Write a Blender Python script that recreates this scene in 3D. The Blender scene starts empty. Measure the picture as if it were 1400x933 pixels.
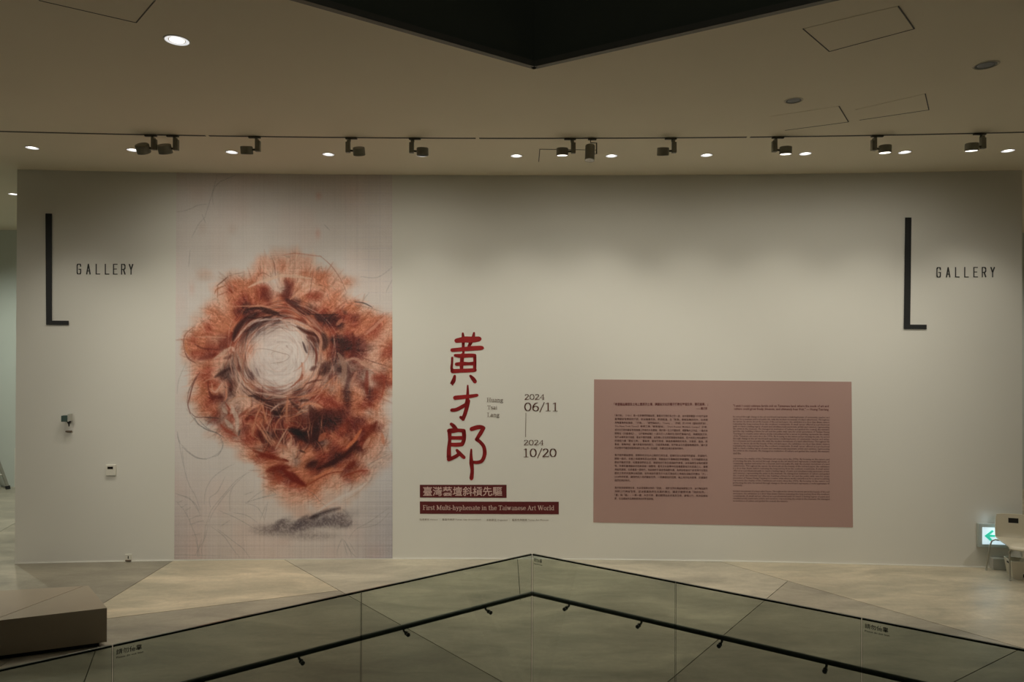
import bpy, bmesh, math, random
import numpy as np
from mathutils import Vector, Matrix

# ------------------------------------------------------------------ camera, world, exposure
FPX = 933.0; CX, CY = 700.0, 466.5
ZC = 3.15; H = 5.64
PITCH = math.radians(0.30); ROLL = math.radians(0.15)
CAM = Vector((0.0, 0.0, ZC))
_f = Vector((0, math.cos(PITCH), math.sin(PITCH)))
_u0 = Vector((0, -math.sin(PITCH), math.cos(PITCH)))
_r0 = Vector((1, 0, 0))
_r = _r0*math.cos(ROLL) + _u0*math.sin(ROLL)
_u = _u0*math.cos(ROLL) - _r0*math.sin(ROLL)
scene = bpy.context.scene
COL = scene.collection
cd = bpy.data.cameras.new('camera'); cam = bpy.data.objects.new('camera', cd); COL.objects.link(cam)
cd.sensor_width = 36.0; cd.lens = 36.0*FPX/1400.0; cd.clip_start = 0.05; cd.clip_end = 100
cam.matrix_world = Matrix(((_r.x, _u.x, -_f.x, CAM.x), (_r.y, _u.y, -_f.y, CAM.y), (_r.z, _u.z, -_f.z, CAM.z), (0, 0, 0, 1)))
scene.camera = cam
scene.view_settings.view_transform = 'Standard'
try: scene.view_settings.look = 'None'
except Exception: pass
scene.view_settings.gamma = 1.0
scene.view_settings.use_curve_mapping = False
scene.view_settings.exposure = -0.04
w = bpy.data.worlds.new('world'); scene.world = w; w.use_nodes = True
w.node_tree.nodes['Background'].inputs[0].default_value = (0.80, 0.88, 0.72, 1)
w.node_tree.nodes['Background'].inputs[1].default_value = 0.016
scene.cycles.max_bounces = 8; scene.cycles.diffuse_bounces = 5
scene.cycles.transparent_max_bounces = 16
scene.cycles.use_denoising = True
scene.cycles.sample_clamp_indirect = 4.0

WARM = (1.0, 0.935, 0.785)
E_DOWN = 128.0      # ceiling downlights in the row by the wall
E_TRACK = 25.0     # track heads
E_BIG = 22.0
E_FILL = 270.0    # unseen fill heads, added at the void edge to lift the lower wall

def ray(px, py):
    return _f + _r*((px-CX)/FPX) + _u*(-(py-CY)/FPX)
def yw(u): return 10.03/(1+7e-8*(FPX*u+50)**2)          # gently curved gallery wall
def wall(px, py, off=0.0):
    d = ray(px, py); u = d.x/d.y
    return CAM + d*((yw(u)-off)/d.y)
def wallX(X, z, off=0.0):
    y = 9.9
    for _ in range(6): y = yw(X/y)
    return Vector((X, y-off, z))
def atz(px, py, z):
    d = ray(px, py); return CAM + d*((z-CAM.z)/d.z)
def aty(px, py, y):
    d = ray(px, py); return CAM + d*(y/d.y)
def lin(c): 
    c = c/255.0
    return c/12.92 if c <= 0.04045 else ((c+0.055)/1.055)**2.4
def rgb(r, g, b): return (lin(r), lin(g), lin(b))

# ------------------------------------------------------------------ spot lamps (each sits at a fitting built below, seen or added)
def spot(name, loc, aim, energy, angle, blend, size=0.05, color=WARM):
    l = bpy.data.lights.new(name, 'SPOT'); l.energy = energy; l.spot_size = math.radians(angle)
    l.spot_blend = blend; l.shadow_soft_size = size; l.color = color
    o = bpy.data.objects.new(name, l); COL.objects.link(o); o.location = loc
    o.rotation_euler = (Vector(aim)-Vector(loc)).to_track_quat('-Z', 'Y').to_euler()
    return o
ROW = [(44, 202), (182, 205), (317, 208), (449, 211), (577, 212), (706, 213), (836, 213), (966, 212), (1101, 210), (1237, 208), (1378, 206)]

# ------------------------------------------------------------------ materials
def mat(name, color, rough=0.6, metal=0.0, noise=0.0, nscale=8.0, bump=0.0, bscale=60.0, spec=0.5, emit=None, estr=0.0, attr=None):
    m = bpy.data.materials.new(name); m.use_nodes = True
    nt = m.node_tree; b = nt.nodes['Principled BSDF']
    b.inputs['Base Color'].default_value = (*color, 1); b.inputs['Roughness'].default_value = rough
    b.inputs['Metallic'].default_value = metal
    b.inputs['Specular IOR Level'].default_value = spec
    tc = nt.nodes.new('ShaderNodeTexCoord')
    if noise > 0 or attr:
        n = nt.nodes.new('ShaderNodeTexNoise'); n.inputs['Scale'].default_value = nscale; n.inputs['Detail'].default_value = 5
        nt.links.new(tc.outputs['Object'], n.inputs['Vector'])
        mr = nt.nodes.new('ShaderNodeMapRange'); mr.inputs['To Min'].default_value = 1-noise; mr.inputs['To Max'].default_value = 1+noise
        mr.inputs['From Min'].default_value = 0.25; mr.inputs['From Max'].default_value = 0.75
        nt.links.new(n.outputs['Fac'], mr.inputs['Value'])
        vm = nt.nodes.new('ShaderNodeVectorMath'); vm.operation = 'SCALE'
        if attr:
            a = nt.nodes.new('ShaderNodeAttribute'); a.attribute_name = attr
            nt.links.new(a.outputs['Color'], vm.inputs[0])
        else:
            vm.inputs[0].default_value = color
        nt.links.new(mr.outputs[0], vm.inputs['Scale'])
        nt.links.new(vm.outputs[0], b.inputs['Base Color'])
    if bump > 0:
        n2 = nt.nodes.new('ShaderNodeTexNoise'); n2.inputs['Scale'].default_value = bscale; n2.inputs['Detail'].default_value = 4
        nt.links.new(tc.outputs['Object'], n2.inputs['Vector'])
        bp = nt.nodes.new('ShaderNodeBump'); bp.inputs['Strength'].default_value = bump; bp.inputs['Distance'].default_value = 0.01
        nt.links.new(n2.outputs['Fac'], bp.inputs['Height']); nt.links.new(bp.outputs[0], b.inputs['Normal'])
    if emit:
        b.inputs['Emission Color'].default_value = (*emit, 1); b.inputs['Emission Strength'].default_value = estr
    return m

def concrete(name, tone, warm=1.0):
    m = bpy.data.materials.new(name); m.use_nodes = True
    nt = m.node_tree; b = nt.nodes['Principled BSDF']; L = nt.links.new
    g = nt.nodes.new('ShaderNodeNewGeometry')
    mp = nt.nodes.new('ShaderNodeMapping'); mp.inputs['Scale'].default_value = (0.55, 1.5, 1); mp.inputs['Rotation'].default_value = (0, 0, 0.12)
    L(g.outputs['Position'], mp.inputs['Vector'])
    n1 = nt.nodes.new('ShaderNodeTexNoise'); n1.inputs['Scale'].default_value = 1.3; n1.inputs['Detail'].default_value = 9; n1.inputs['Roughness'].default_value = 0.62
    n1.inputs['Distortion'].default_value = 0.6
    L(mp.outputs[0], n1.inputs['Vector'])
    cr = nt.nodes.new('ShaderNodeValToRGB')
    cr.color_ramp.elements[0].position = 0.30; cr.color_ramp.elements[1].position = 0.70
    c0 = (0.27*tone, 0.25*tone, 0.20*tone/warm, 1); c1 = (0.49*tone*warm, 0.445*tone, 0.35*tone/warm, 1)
    cr.color_ramp.elements[0].color = c0; cr.color_ramp.elements[1].color = c1
    L(n1.outputs['Fac'], cr.inputs['Fac'])
    n2 = nt.nodes.new('ShaderNodeTexNoise'); n2.inputs['Scale'].default_value = 22; n2.inputs['Detail'].default_value = 6
    L(g.outputs['Position'], n2.inputs['Vector'])
    mr = nt.nodes.new('ShaderNodeMapRange'); mr.inputs['To Min'].default_value = 0.88; mr.inputs['To Max'].default_value = 1.12
    L(n2.outputs['Fac'], mr.inputs['Value'])
    n3 = nt.nodes.new('ShaderNodeTexNoise'); n3.inputs['Scale'].default_value = 2.6; n3.inputs['Detail'].default_value = 8; n3.inputs['Roughness'].default_value = 0.7; n3.inputs['Distortion'].default_value = 1.2
    L(mp.outputs[0], n3.inputs['Vector'])
    mr3 = nt.nodes.new('ShaderNodeMapRange'); mr3.inputs['From Min'].default_value = 0.3; mr3.inputs['From Max'].default_value = 0.7; mr3.inputs['To Min'].default_value = 0.84; mr3.inputs['To Max'].default_value = 1.12
    L(n3.outputs['Fac'], mr3.inputs['Value'])
    mm = nt.nodes.new('ShaderNodeMath'); mm.operation = 'MULTIPLY'; L(mr.outputs[0], mm.inputs[0]); L(mr3.outputs[0], mm.inputs[1])
    vm = nt.nodes.new('ShaderNodeVectorMath'); vm.operation = 'SCALE'
    L(cr.outputs['Color'], vm.inputs[0]); L(mm.outputs[0], vm.inputs['Scale']); L(vm.outputs[0], b.inputs['Base Color'])
    m2 = nt.nodes.new('ShaderNodeMapRange'); m2.inputs['To Min'].default_value = 0.30; m2.inputs['To Max'].default_value = 0.52
    L(n1.outputs['Fac'], m2.inputs['Value']); L(m2.outputs[0], b.inputs['Roughness'])
    b.inputs['Specular IOR Level'].default_value = 0.45
    bp = nt.nodes.new('ShaderNodeBump'); bp.inputs['Strength'].default_value = 0.06; bp.inputs['Distance'].default_value = 0.01
    L(n2.outputs['Fac'], bp.inputs['Height']); L(bp.outputs[0], b.inputs['Normal'])
    return m

def glass_mat(name, tint, refl=0.06):
    m = bpy.data.materials.new(name); m.use_nodes = True
    nt = m.node_tree; nt.nodes.clear(); L = nt.links.new
    out = nt.nodes.new('ShaderNodeOutputMaterial'); mx = nt.nodes.new('ShaderNodeMixShader')
    tr = nt.nodes.new('ShaderNodeBsdfTransparent'); gl = nt.nodes.new('ShaderNodeBsdfGlossy'); gl.inputs['Roughness'].default_value = 0.02
    gl.inputs['Color'].default_value = (0.9, 1, 0.95, 1)
    fr = nt.nodes.new('ShaderNodeFresnel'); fr.inputs['IOR'].default_value = 1.45
    n = nt.nodes.new('ShaderNodeTexNoise'); n.inputs['Scale'].default_value = 0.8
    mr = nt.nodes.new('ShaderNodeMapRange'); mr.inputs['To Min'].default_value = 0.96; mr.inputs['To Max'].default_value = 1.0
    L(n.outputs['Fac'], mr.inputs['Value'])
    vm = nt.nodes.new('ShaderNodeVectorMath'); vm.operation = 'SCALE'; vm.inputs[0].default_value = tint
    L(mr.outputs[0], vm.inputs['Scale']); L(vm.outputs[0], tr.inputs['Color'])
    g = nt.nodes.new('ShaderNodeNewGeometry'); inv = nt.nodes.new('ShaderNodeMath'); inv.operation = 'SUBTRACT'; inv.inputs[0].default_value = 1.0
    L(g.outputs['Backfacing'], inv.inputs[1]); mu = nt.nodes.new('ShaderNodeMath'); mu.operation = 'MULTIPLY'
    L(fr.outputs[0], mu.inputs[0]); L(inv.outputs[0], mu.inputs[1])      # one reflection per pane, from its outer face
    L(mu.outputs[0], mx.inputs[0]); L(tr.outputs[0], mx.inputs[1]); L(gl.outputs[0], mx.inputs[2]); L(mx.outputs[0], out.inputs['Surface'])
    return m

M = {}
M['wall'] = mat('wall_paint', (0.80, 0.79, 0.74), 0.75, noise=0.015, nscale=0.7, bump=0.05, bscale=120, spec=0.25)
M['ceil'] = mat('ceiling_paint', (0.80, 0.735, 0.585), 0.8, noise=0.03, nscale=0.5, spec=0.2)
M['farwall'] = mat('far_wall_paint', (0.62, 0.66, 0.62), 0.8, noise=0.03, nscale=1.0, spec=0.2)
M['white'] = mat('white_plastic', (0.80, 0.78, 0.70), 0.4, noise=0.02)
M['cream'] = mat('cream_plastic', (0.62, 0.57, 0.45), 0.42, noise=0.02, nscale=4)
M['greyplastic'] = mat('grey_plastic', (0.50, 0.50, 0.46), 0.45, noise=0.04)
M['darkgap'] = mat('dark_gap', (0.015, 0.014, 0.012), 0.9, noise=0.1)
M['track'] = mat('track_metal', (0.05, 0.045, 0.035), 0.6, noise=0.05)
M['head'] = mat('lamp_grey_metal', (0.27, 0.265, 0.215), 0.5, metal=0.2, noise=0.06, nscale=20)
M['headdark'] = mat('lamp_dark_metal', (0.09, 0.09, 0.075), 0.5, noise=0.05)
M['lens_on'] = mat('lit_lens', (0.9, 0.88, 0.82), 0.3, noise=0.01, emit=(1, 0.95, 0.86), estr=3.0)
M['lens_off'] = mat('dark_lens', (0.022, 0.022, 0.02), 0.25, noise=0.05)
M['reflector'] = mat('lamp_reflector', (0.75, 0.74, 0.70), 0.25, metal=0.3, noise=0.02)
M['diffuser'] = mat('lit_diffuser', (0.9, 0.9, 0.9), 0.4, noise=0.01, emit=(0.90, 0.92, 0.95), estr=0.75)
M['black'] = mat('black_vinyl', (0.006, 0.007, 0.008), 0.5, noise=0.1)
M['letter'] = mat('grey_black_letter', (0.03, 0.032, 0.03), 0.5, noise=0.1)
M['fascia'] = mat('dark_fascia_paint', (0.13, 0.145, 0.115), 0.7, noise=0.06, nscale=1.5)
M['fasciatrim'] = mat('fascia_trim', (0.20, 0.19, 0.16), 0.6, noise=0.04)
M['steel'] = mat('dark_steel', (0.115, 0.13, 0.118), 0.34, metal=0.35, spec=0.9, noise=0.05)
M['edge'] = mat('glass_edge', (0.012, 0.02, 0.012), 0.25, noise=0.05)
M['edge_highlight'] = mat('glass_top_highlight', (0.34, 0.37, 0.31), 0.12, noise=0.05, spec=1.0)  # pale albedo paints the highlight on the glass top edge
M['glass'] = glass_mat('railing_glass', (0.755, 0.790, 0.750))
M['leather'] = mat('beige_leatherette', (0.31, 0.262, 0.195), 0.6, noise=0.03, nscale=3, bump=0.05, bscale=200)
M['seam'] = mat('bench_seam', (0.16, 0.12, 0.085), 0.8, noise=0.05)
M['plinth'] = mat('bench_plinth', (0.01, 0.01, 0.009), 0.8, noise=0.05)
M['alu'] = mat('aluminium', (0.42, 0.42, 0.37), 0.4, metal=0.6, noise=0.05)
M['rubber'] = mat('black_rubber', (0.01, 0.01, 0.01), 0.7, noise=0.1)
M['red'] = mat('red_vinyl_ink', (0.40, 0.018, 0.020), 0.55, noise=0.06, nscale=12)
M['maroon'] = mat('maroon_vinyl', (0.115, 0.010, 0.013), 0.55, noise=0.04)
M['brown'] = mat('brown_vinyl_ink', (0.115, 0.045, 0.03), 0.6, noise=0.05)
M['pinkink'] = mat('pale_pink_ink', (0.66, 0.46, 0.42), 0.6, noise=0.03)
M['greyink'] = mat('grey_brown_ink', (0.22, 0.16, 0.13), 0.6, noise=0.05)
M['pink'] = mat('dusty_pink_vinyl', (0.46, 0.295, 0.265), 0.6, noise=0.015, nscale=1.0)
M['panelink'] = mat('panel_text_ink', (0.11, 0.045, 0.04), 0.6, noise=0.05)
M['panelhead'] = mat('panel_heading_ink', (0.13, 0.02, 0.02), 0.6, noise=0.05)
M['teal'] = mat('dark_teal_plastic', (0.06, 0.10, 0.09), 0.4, noise=0.05)
M['screen'] = mat('dark_screen', (0.015, 0.012, 0.01), 0.2, noise=0.05)
M['sub'] = mat('subfloor', (0.03, 0.028, 0.022), 0.9, noise=0.1)
M['signlit'] = mat('lit_sign_panel', (0.9, 0.95, 0.95), 0.4, noise=0.01, emit=(0.50, 0.70, 0.80), estr=0.85)
M['signgreen'] = mat('lit_sign_arrow', (0.05, 0.5, 0.35), 0.4, noise=0.01, emit=(0.02, 0.50, 0.33), estr=0.75)
M['signbody'] = mat('sign_housing', (0.50, 0.56, 0.54), 0.4, noise=0.02)
M['sticker'] = mat('sticker_ink', (0.02, 0.02, 0.018), 0.6, noise=0.05)

# ------------------------------------------------------------------ mesh helpers
def mesh_obj(name, verts, faces, m, parent=None, smooth=False):
    me = bpy.data.meshes.new(name); me.from_pydata([tuple(v) for v in verts], [], faces); me.update()
    me.materials.append(m)
    if smooth:
        for p in me.polygons: p.use_smooth = True
    o = bpy.data.objects.new(name, me); COL.objects.link(o)
    if parent is not None: adopt(o, parent)
    return o
def adopt(o, parent):
    o.parent = parent; o.matrix_parent_inverse = Matrix.Translation(parent.location).inverted() @ Matrix.Identity(4) if not any(parent.rotation_euler) else parent.matrix_basis.inverted()
def tag(o, label=None, cat=None, group=None, kind=None):
    if label: o['label'] = label
    if cat: o['category'] = cat
    if group: o['group'] = group
    if kind: o['kind'] = kind
    return o
def thing(name, loc, label, cat, group=None):
    o = bpy.data.objects.new(name, None); COL.objects.link(o); o.location = loc; o.empty_display_size = 0.1
    return tag(o, label, cat, group)

class MB:
    def __init__(s): s.v = []; s.f = []
    def add(s, vs, fs):
        b = len(s.v); s.v += [Vector(v) for v in vs]; s.f += [tuple(i+b for i in f) for f in fs]; return s
    def box(s, c, size, rot=None):
        c = Vector(c); hx, hy, hz = [q/2 for q in size]
        vs = [Vector((x*hx, y*hy, z*hz)) for z in (-1, 1) for y in (-1, 1) for x in (-1, 1)]
        if rot is not None: vs = [rot @ v for v in vs]
        return s.add([v+c for v in vs], [(0, 2, 3, 1), (4, 5, 7, 6), (0, 1, 5, 4), (2, 6, 7, 3), (0, 4, 6, 2), (1, 3, 7, 5)])
    def prism(s, poly, z0, z1):
        n = len(poly)
        a = sum(poly[i][0]*poly[(i+1) % n][1]-poly[(i+1) % n][0]*poly[i][1] for i in range(n))
        if a < 0: poly = poly[::-1]
        vs = [(p[0], p[1], z0) for p in poly] + [(p[0], p[1], z1) for p in poly]
        return s.add(vs, [tuple(range(n))[::-1], tuple(range(n, 2*n))] + [(i, (i+1) % n, n+(i+1) % n, n+i) for i in range(n)])
    def lathe(s, prof, c, axis=(0, 0, 1), n=28, close=False):
        """prof: list of (radius, height along axis)"""
        c = Vector(c); q = Vector((0, 0, 1)).rotation_difference(Vector(axis).normalized())
        vs = []; fs = []
        for r, h in prof:
            for k in range(n):
                a = 2*math.pi*k/n; vs.append(c + q @ Vector((r*math.cos(a), r*math.sin(a), h)))
        for j in range(len(prof)-1):
            for k in range(n):
                k2 = (k+1) % n; fs.append((j*n+k, j*n+k2, (j+1)*n+k2, (j+1)*n+k))
        if prof[0][0] > 1e-5 and close: fs.append(tuple(range(n))[::-1])
        if prof[-1][0] > 1e-5 and close: fs.append(tuple(range((len(prof)-1)*n, len(prof)*n)))
        return s.add(vs, fs)
    def cyl(s, a, b, r, n=14, r2=None):
        a = Vector(a); b = Vector(b); d = b-a
        return s.lathe([(r, 0), (r if r2 is None else r2, d.length)], a, d, n, True)
    def tube(s, pts, r, n=12):
        pts = [Vector(p) for p in pts]; rings = []
        up = Vector((0, 0, 1)); vs = []; fs = []
        for i, p in enumerate(pts):
            t = (pts[min(i+1, len(pts)-1)]-pts[max(i-1, 0)]).normalized()
            a = t.cross(up)
            if a.length < 1e-3: a = t.cross(Vector((0, 1, 0)))
            a.normalize(); b2 = a.cross(t)
            if i and (a.dot(rings) < 0): a = -a; b2 = -b2
            rings = a
            for k in range(n):
                g = 2*math.pi*k/n; vs.append(p + a*(r*math.cos(g)) + b2*(r*math.sin(g)))
        for i in range(len(pts)-1):
            for k in range(n):
                k2 = (k+1) % n; fs.append((i*n+k, i*n+k2, (i+1)*n+k2, (i+1)*n+k))
        fs.append(tuple(range(n))[::-1]); fs.append(tuple(range((len(pts)-1)*n, len(pts)*n)))
        return s.add(vs, fs)
    def build(s, name, m, parent=None, bevel=0, smooth=False, seg=2, xf=None):
        vs = s.v if xf is None else [xf @ v for v in s.v]
        o = mesh_obj(name, vs, s.f, m, parent)
        me = o.data
        bm = bmesh.new(); bm.from_mesh(me)
        bmesh.ops.recalc_face_normals(bm, faces=bm.faces)
        if bevel > 0:
            es = [e for e in bm.edges if len(e.link_faces) == 2 and e.calc_face_angle(0) > 0.6]
            bmesh.ops.bevel(bm, geom=es, offset=bevel, segments=seg, profile=0.6, affect='EDGES')
        for f in bm.faces: f.smooth = smooth
        bm.to_mesh(me); bm.free()
        if smooth:
            try: me.set_sharp_from_angle(angle=math.radians(38))
            except Exception: pass
        return o

# ------------------------------------------------------------------ building shell
P = lambda v: (v.x, v.y)
XL = wallX(-7.08, 0).x; ULE = None
# main curved wall
UL = (22.0-CX)/FPX; UR = (1397.5-CX)/FPX
us = [UL+(UR-UL)*i/60 for i in range(61)]
front = [(u*yw(u), yw(u)) for u in us]
back = [(front[-1][0]+0.02, front[-1][1]+0.45), (front[-1][0]-0.5, 10.6), (front[0][0]+0.5, 10.6), (front[0][0]-0.02, front[0][1]+0.45)]
tag(MB().prism(front+back, 0, H).build('wall_back', M['wall']), kind='structure')
# slim bright skirting line at the foot of the wall
sk = [(x*(1-0.0012), y-0.010) for x, y in front]
tag(MB().prism(sk+[(x, y+0.002) for x, y in front[::-1]], 0, 0.010).build('baseboard_back', M['wall']), kind='structure')
# far rooms beyond the two ends
tag(MB().box((-11.0, 15.1, H/2), (8.0, 0.2, H)).build('wall_far_left', M['farwall']), kind='structure')
tag(MB().box((3.5, 15.1, H/2), (21.0, 0.2, H)).build('wall_far_right', M['farwall']), kind='structure')
tag(MB().box((-15.1, 7.0, H/2), (0.2, 16.4, H)).build('wall_left', M['farwall']), kind='structure')
tag(MB().box((14.1, 7.0, H/2), (0.2, 16.4, H)).build('wall_right', M['wall']), kind='structure')
q = aty(21, 640, 14.97)
tag(MB().box((q.x+0.03, 14.97, 0.43), (0.06, 0.05, 0.86)).build('trim_1', M['white']), kind='structure')

# ceiling with the pointed opening
ca = atz(730, 94.5, H); cl = atz(398, 0, H); c_r = atz(1146, 0, H)
def ext(a, b, x): t = (x-a.x)/(b.x-a.x); return (x, a.y+(b.y-a.y)*t)
cL = ext(ca, cl, -15.2); cR = ext(ca, c_r, 14.2)
ceiling = MB().prism([cL, P(ca), cR, (14.2, 15.2), (-15.2, 15.2)], H, H+0.25).build('ceiling', M['ceil'])
tag(ceiling, kind='structure')
for nm, e in (('trim_2', cL), ('trim_3', cR)):
    a = Vector(P(ca)); b = Vector(e); d = (b-a).normalized(); n = Vector((-d.y, d.x))
    if n.y < 0: n = -n
    f = [a+n*0.0, b, b+n*0.02, a+n*0.02]
    fs_o = MB().prism([tuple(a-n*0.055), tuple(b-n*0.055), tuple(b), tuple(a)], H-0.004, H+0.05).build(nm, M['fasciatrim'])
    tag(fs_o, kind='structure')
for nm, e in (('wall_atrium_left', cL), ('wall_atrium_right', cR)):
    a = Vector(P(ca)); b = Vector(e); d = (b-a).normalized(); n = Vector((-d.y, d.x))
    if n.y < 0: n = -n
    tag(MB().prism([tuple(a-n*0.03), tuple(b-n*0.03), tuple(b+n*0.2), tuple(a+n*0.2)], H+0.05, H+3.6).build(nm, M['fascia']), kind='structure')

# ceiling access panels: slabs a hair proud with dark joint on the sides that read dark
def access_panel(pts, dark):
    W3 = [atz(x, y, H) for x, y in pts]
    o = MB().prism([P(v) for v in W3], H-0.0025, H+0.001).build('access_panel', M['ceil'], ceiling)
    for i in dark:
        a = Vector(P(W3[i])); b = Vector(P(W3[(i+1) % len(W3)])); d = (b-a).normalized(); n = Vector((-d.y, d.x))*0.0045
        MB().prism([tuple(a-n), tuple(b-n), tuple(b+n), tuple(a+n)], H-0.0045, H).build('panel_joint', M['track'], o)
access_panel([(53, 0), (186, 30.5), (212, 0), (214, -45), (60, -50)], [0, 1])
access_panel([(1098, 39), (1134, 70), (1250, 39), (1228, 8)], [0, 1, 2])
access_panel([(1053.5, 159), (1073, 178), (1160, 166.5), (1147, 145)], [1, 2])
access_panel([(1169, 150), (1175, 164), (1270, 150), (1265, 128)], [1, 2])
access_panel([(738, 204), (736.5, 221), (815, 221), (815, 205)], [0, 3])

# floor: poured slabs separated by joints
fa = Vector((0, 0)); GY = 6.16
rail_a = atz(727.5, 757, 0)  # direction only
GL = ray(0, 913); GRt = ray(1400, 889)
ZR = ZC - (ZC - 0)*0
HR = 1.26
ga = atz(727.5, 757.5, HR); gl_ = atz(0, 916, HR); gr_ = atz(1400, 888.5, HR)
fL = ext(ga, gl_, -15.2); fR = ext(ga, gr_, 14.2)
floor_poly = [fL, P(ga), fR, (14.2, 15.2), (-15.2, 15.2)]
floor = MB().prism(floor_poly, -0.45, -0.05).build('floor', M['sub']); tag(floor, kind='structure')
tag(MB().box((0, 2.0, -4.7), (30, 22, 0.2)).build('floor_lower', concrete('lower_concrete', 0.9)), kind='structure')
def clip(poly, a, b, side, gap=0.0045):
    a = Vector(a); b = Vector(b); d = (b-a).normalized(); n = Vector((-d.y, d.x))*side
    off = lambda p: (Vector(p)-a).dot(n) - gap
    out = []
    for i in range(len(poly)):
        p, r = poly[i], poly[(i+1) % len(poly)]; dp, dr = off(p), off(r)
        if dp >= 0: out.append(p)
        if (dp >= 0) != (dr >= 0):
            t = dp/(dp-dr); out.append((p[0]+(r[0]-p[0])*t, p[1]+(r[1]-p[1])*t))
    return out
F = lambda x, y: P(atz(x, y, 0))
def split(poly, p0, p1, ref):     # returns (part holding the reference spot, other part)
    a, b = F(*p0), F(*p1); r = F(*ref)
    side = 1 if (Vector(r)-Vector(a)).dot(Vector((-(b[1]-a[1]), b[0]-a[0]))) > 0 else -1
    return clip(poly, a, b, side), clip(poly, a, b, -side)
top_poly = floor_poly
Lp, Rp = split(top_poly, (687, 933), (386, 764), (300, 790))
Rbright, Rrest = split(Rp, (1400, 887), (1078, 795), (1250, 800))
Mid, Rlow = split(Rrest, (913, 933), (1078, 794), (800, 850))
R1, R2 = split(Rlow, (1310, 930), (1390, 890), (1100, 850))
L1, Lrest = split(Lp, (150, 820), (240, 765), (100, 790))
Lnear, Lfore = split(Lrest, (148, 846), (462, 808), (350, 790))
L3, L4 = split(Lfore, (115, 933), (130, 891), (300, 900))
L1a, L1b = split(L1, (0, 727), (20, 716), (100, 790))
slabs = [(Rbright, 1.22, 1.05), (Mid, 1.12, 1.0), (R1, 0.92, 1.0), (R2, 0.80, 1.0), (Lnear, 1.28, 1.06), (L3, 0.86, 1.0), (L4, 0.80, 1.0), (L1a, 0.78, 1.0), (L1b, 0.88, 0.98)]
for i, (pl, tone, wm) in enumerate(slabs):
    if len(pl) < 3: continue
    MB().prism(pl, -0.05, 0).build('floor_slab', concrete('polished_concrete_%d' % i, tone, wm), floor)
a, b = Vector(F(707.5, 764.5)), Vector(F(711.5, 821)); n = (b-a).normalized(); n = Vector((-n.y, n.x))*0.004
MB().prism([tuple(a-n), tuple(b-n), tuple(b+n), tuple(a+n)], -0.001, 0.0006).build('joint_strip', M['sub'], floor)

# ------------------------------------------------------------------ track and heads
def ytrack(u): return 8.22/(1+6.5e-8*(FPX*u+50)**2)
def on_ceil(px, Yf=ytrack):
    u = (px-CX)/FPX; y = Yf(u); return Vector((u*y, y, H))
track = thing('lighting_track', on_ceil(700), 'long thin dark recessed lighting track across the ceiling, all lamp heads hang from it', 'lighting track')
brk = [-60, 282, 652, 1023, 1460]
for i in range(4):
    a0 = brk[i]+(2.5 if i else 0); a1 = brk[i+1]-(2.5 if i < 3 else 0)
    N = 12; c = [on_ceil(a0+(a1-a0)*k/N) for k in range(N+1)]
    MB().prism([(p.x, p.y-0.017) for p in c]+[(p.x, p.y+0.017) for p in c[::-1]], H-0.004, H+0.003).build('track_segment', M['track'], track)

HEADS = [  # adapter px, side (-1 can on left), can tilt, lit, description
    (207, -1, 0.62, 0, 'grey track spotlight, left one of the close pair above the poster left edge', 1.1),
    (237, -1, 0.50, 0, 'grey track spotlight, right one of the close pair above the poster left edge', 1.1),
    (349, -1, 0.22, 0, 'grey cylinder spotlight on the track, the single one above the left half of the poster', 1),
    (477, 1, 0.48, 0, 'grey cylinder spotlight above the right part of the poster, its drum right of its arm', 1),
    (564, 1, 0.12, 0, 'grey cylinder spotlight just right of the poster, overlapping a lit downlight', 1),
    (781, -1, 0.10, 1, 'grey cylinder spotlight with glowing rim left of the tall projector spotlight', 1),
    (919, -1, 0.20, 0, 'dark faced grey cylinder spotlight above the left part of the pink text panel', 1),
    (1061, 1, 0.08, 1, 'lit grey cylinder spotlight above the right part of the pink text panel', 1),
    (1197, 1, 0.06, 1, 'lit grey cylinder spotlight hanging left above the right large L', 1),
    (1342, -1, 0.09, 1, 'lit grey cylinder spotlight, rightmost head on the track', 1)]
def track_head(px, side, tilt, lit, label, sc):
    m = on_ceil(px)
    t = thing('track_spotlight', m, label, 'spotlight', 'cylinder spotlights on the ceiling track')
    MB().box(m+Vector((-0.02*side*-1, 0, -0.011)), (0.14, 0.034, 0.022)).build('adapter', M['headdark'], t, bevel=0.003)
    MB().cyl(m+Vector((0, 0, -0.02)), m+Vector((0, 0, -0.05)), 0.014).build('stem', M['headdark'], t)
    bx = m+Vector((-0.01*side, 0, -0.108))
    body = MB().box(bx, (0.036, 0.05, 0.15)).box(bx+Vector((-0.022*side, 0.004, -0.01)), (0.03, 0.045, 0.128)).build('driver_box', M['head'], t, bevel=0.003)
    cc = m+Vector((0.113*side, 0.0, -0.166))
    MB().cyl(bx+Vector((0.015*side, 0, -0.05)), cc, 0.012).build('pivot', M['headdark'], t)
    ax = Vector((0.05*side*(1-2*lit)*0, math.sin(tilt), -math.cos(tilt)))
    r = 0.071*sc; h = 0.090*sc
    o = cc-ax*(h/2)
    MB().lathe([(0, 0), (r*0.93, 0), (r, 0.006), (r, h), (r*0.93, h), (r*0.9, h-0.012), (0, h-0.012)], o, ax, 32).build('drum', M['head'], t, smooth=True)
    MB().lathe([(0, h-0.006), (r*0.89, h-0.006), (r*0.89, h-0.011), (0, h-0.011)] if lit else [(0, h-0.008), (r*0.85, h-0.008), (r*0.85, h-0.011), (0, h-0.011)], o, ax, 32).build('lens', M['lens_on'] if lit else M['lens_off'], t)
    return t, cc, ax, h
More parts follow.
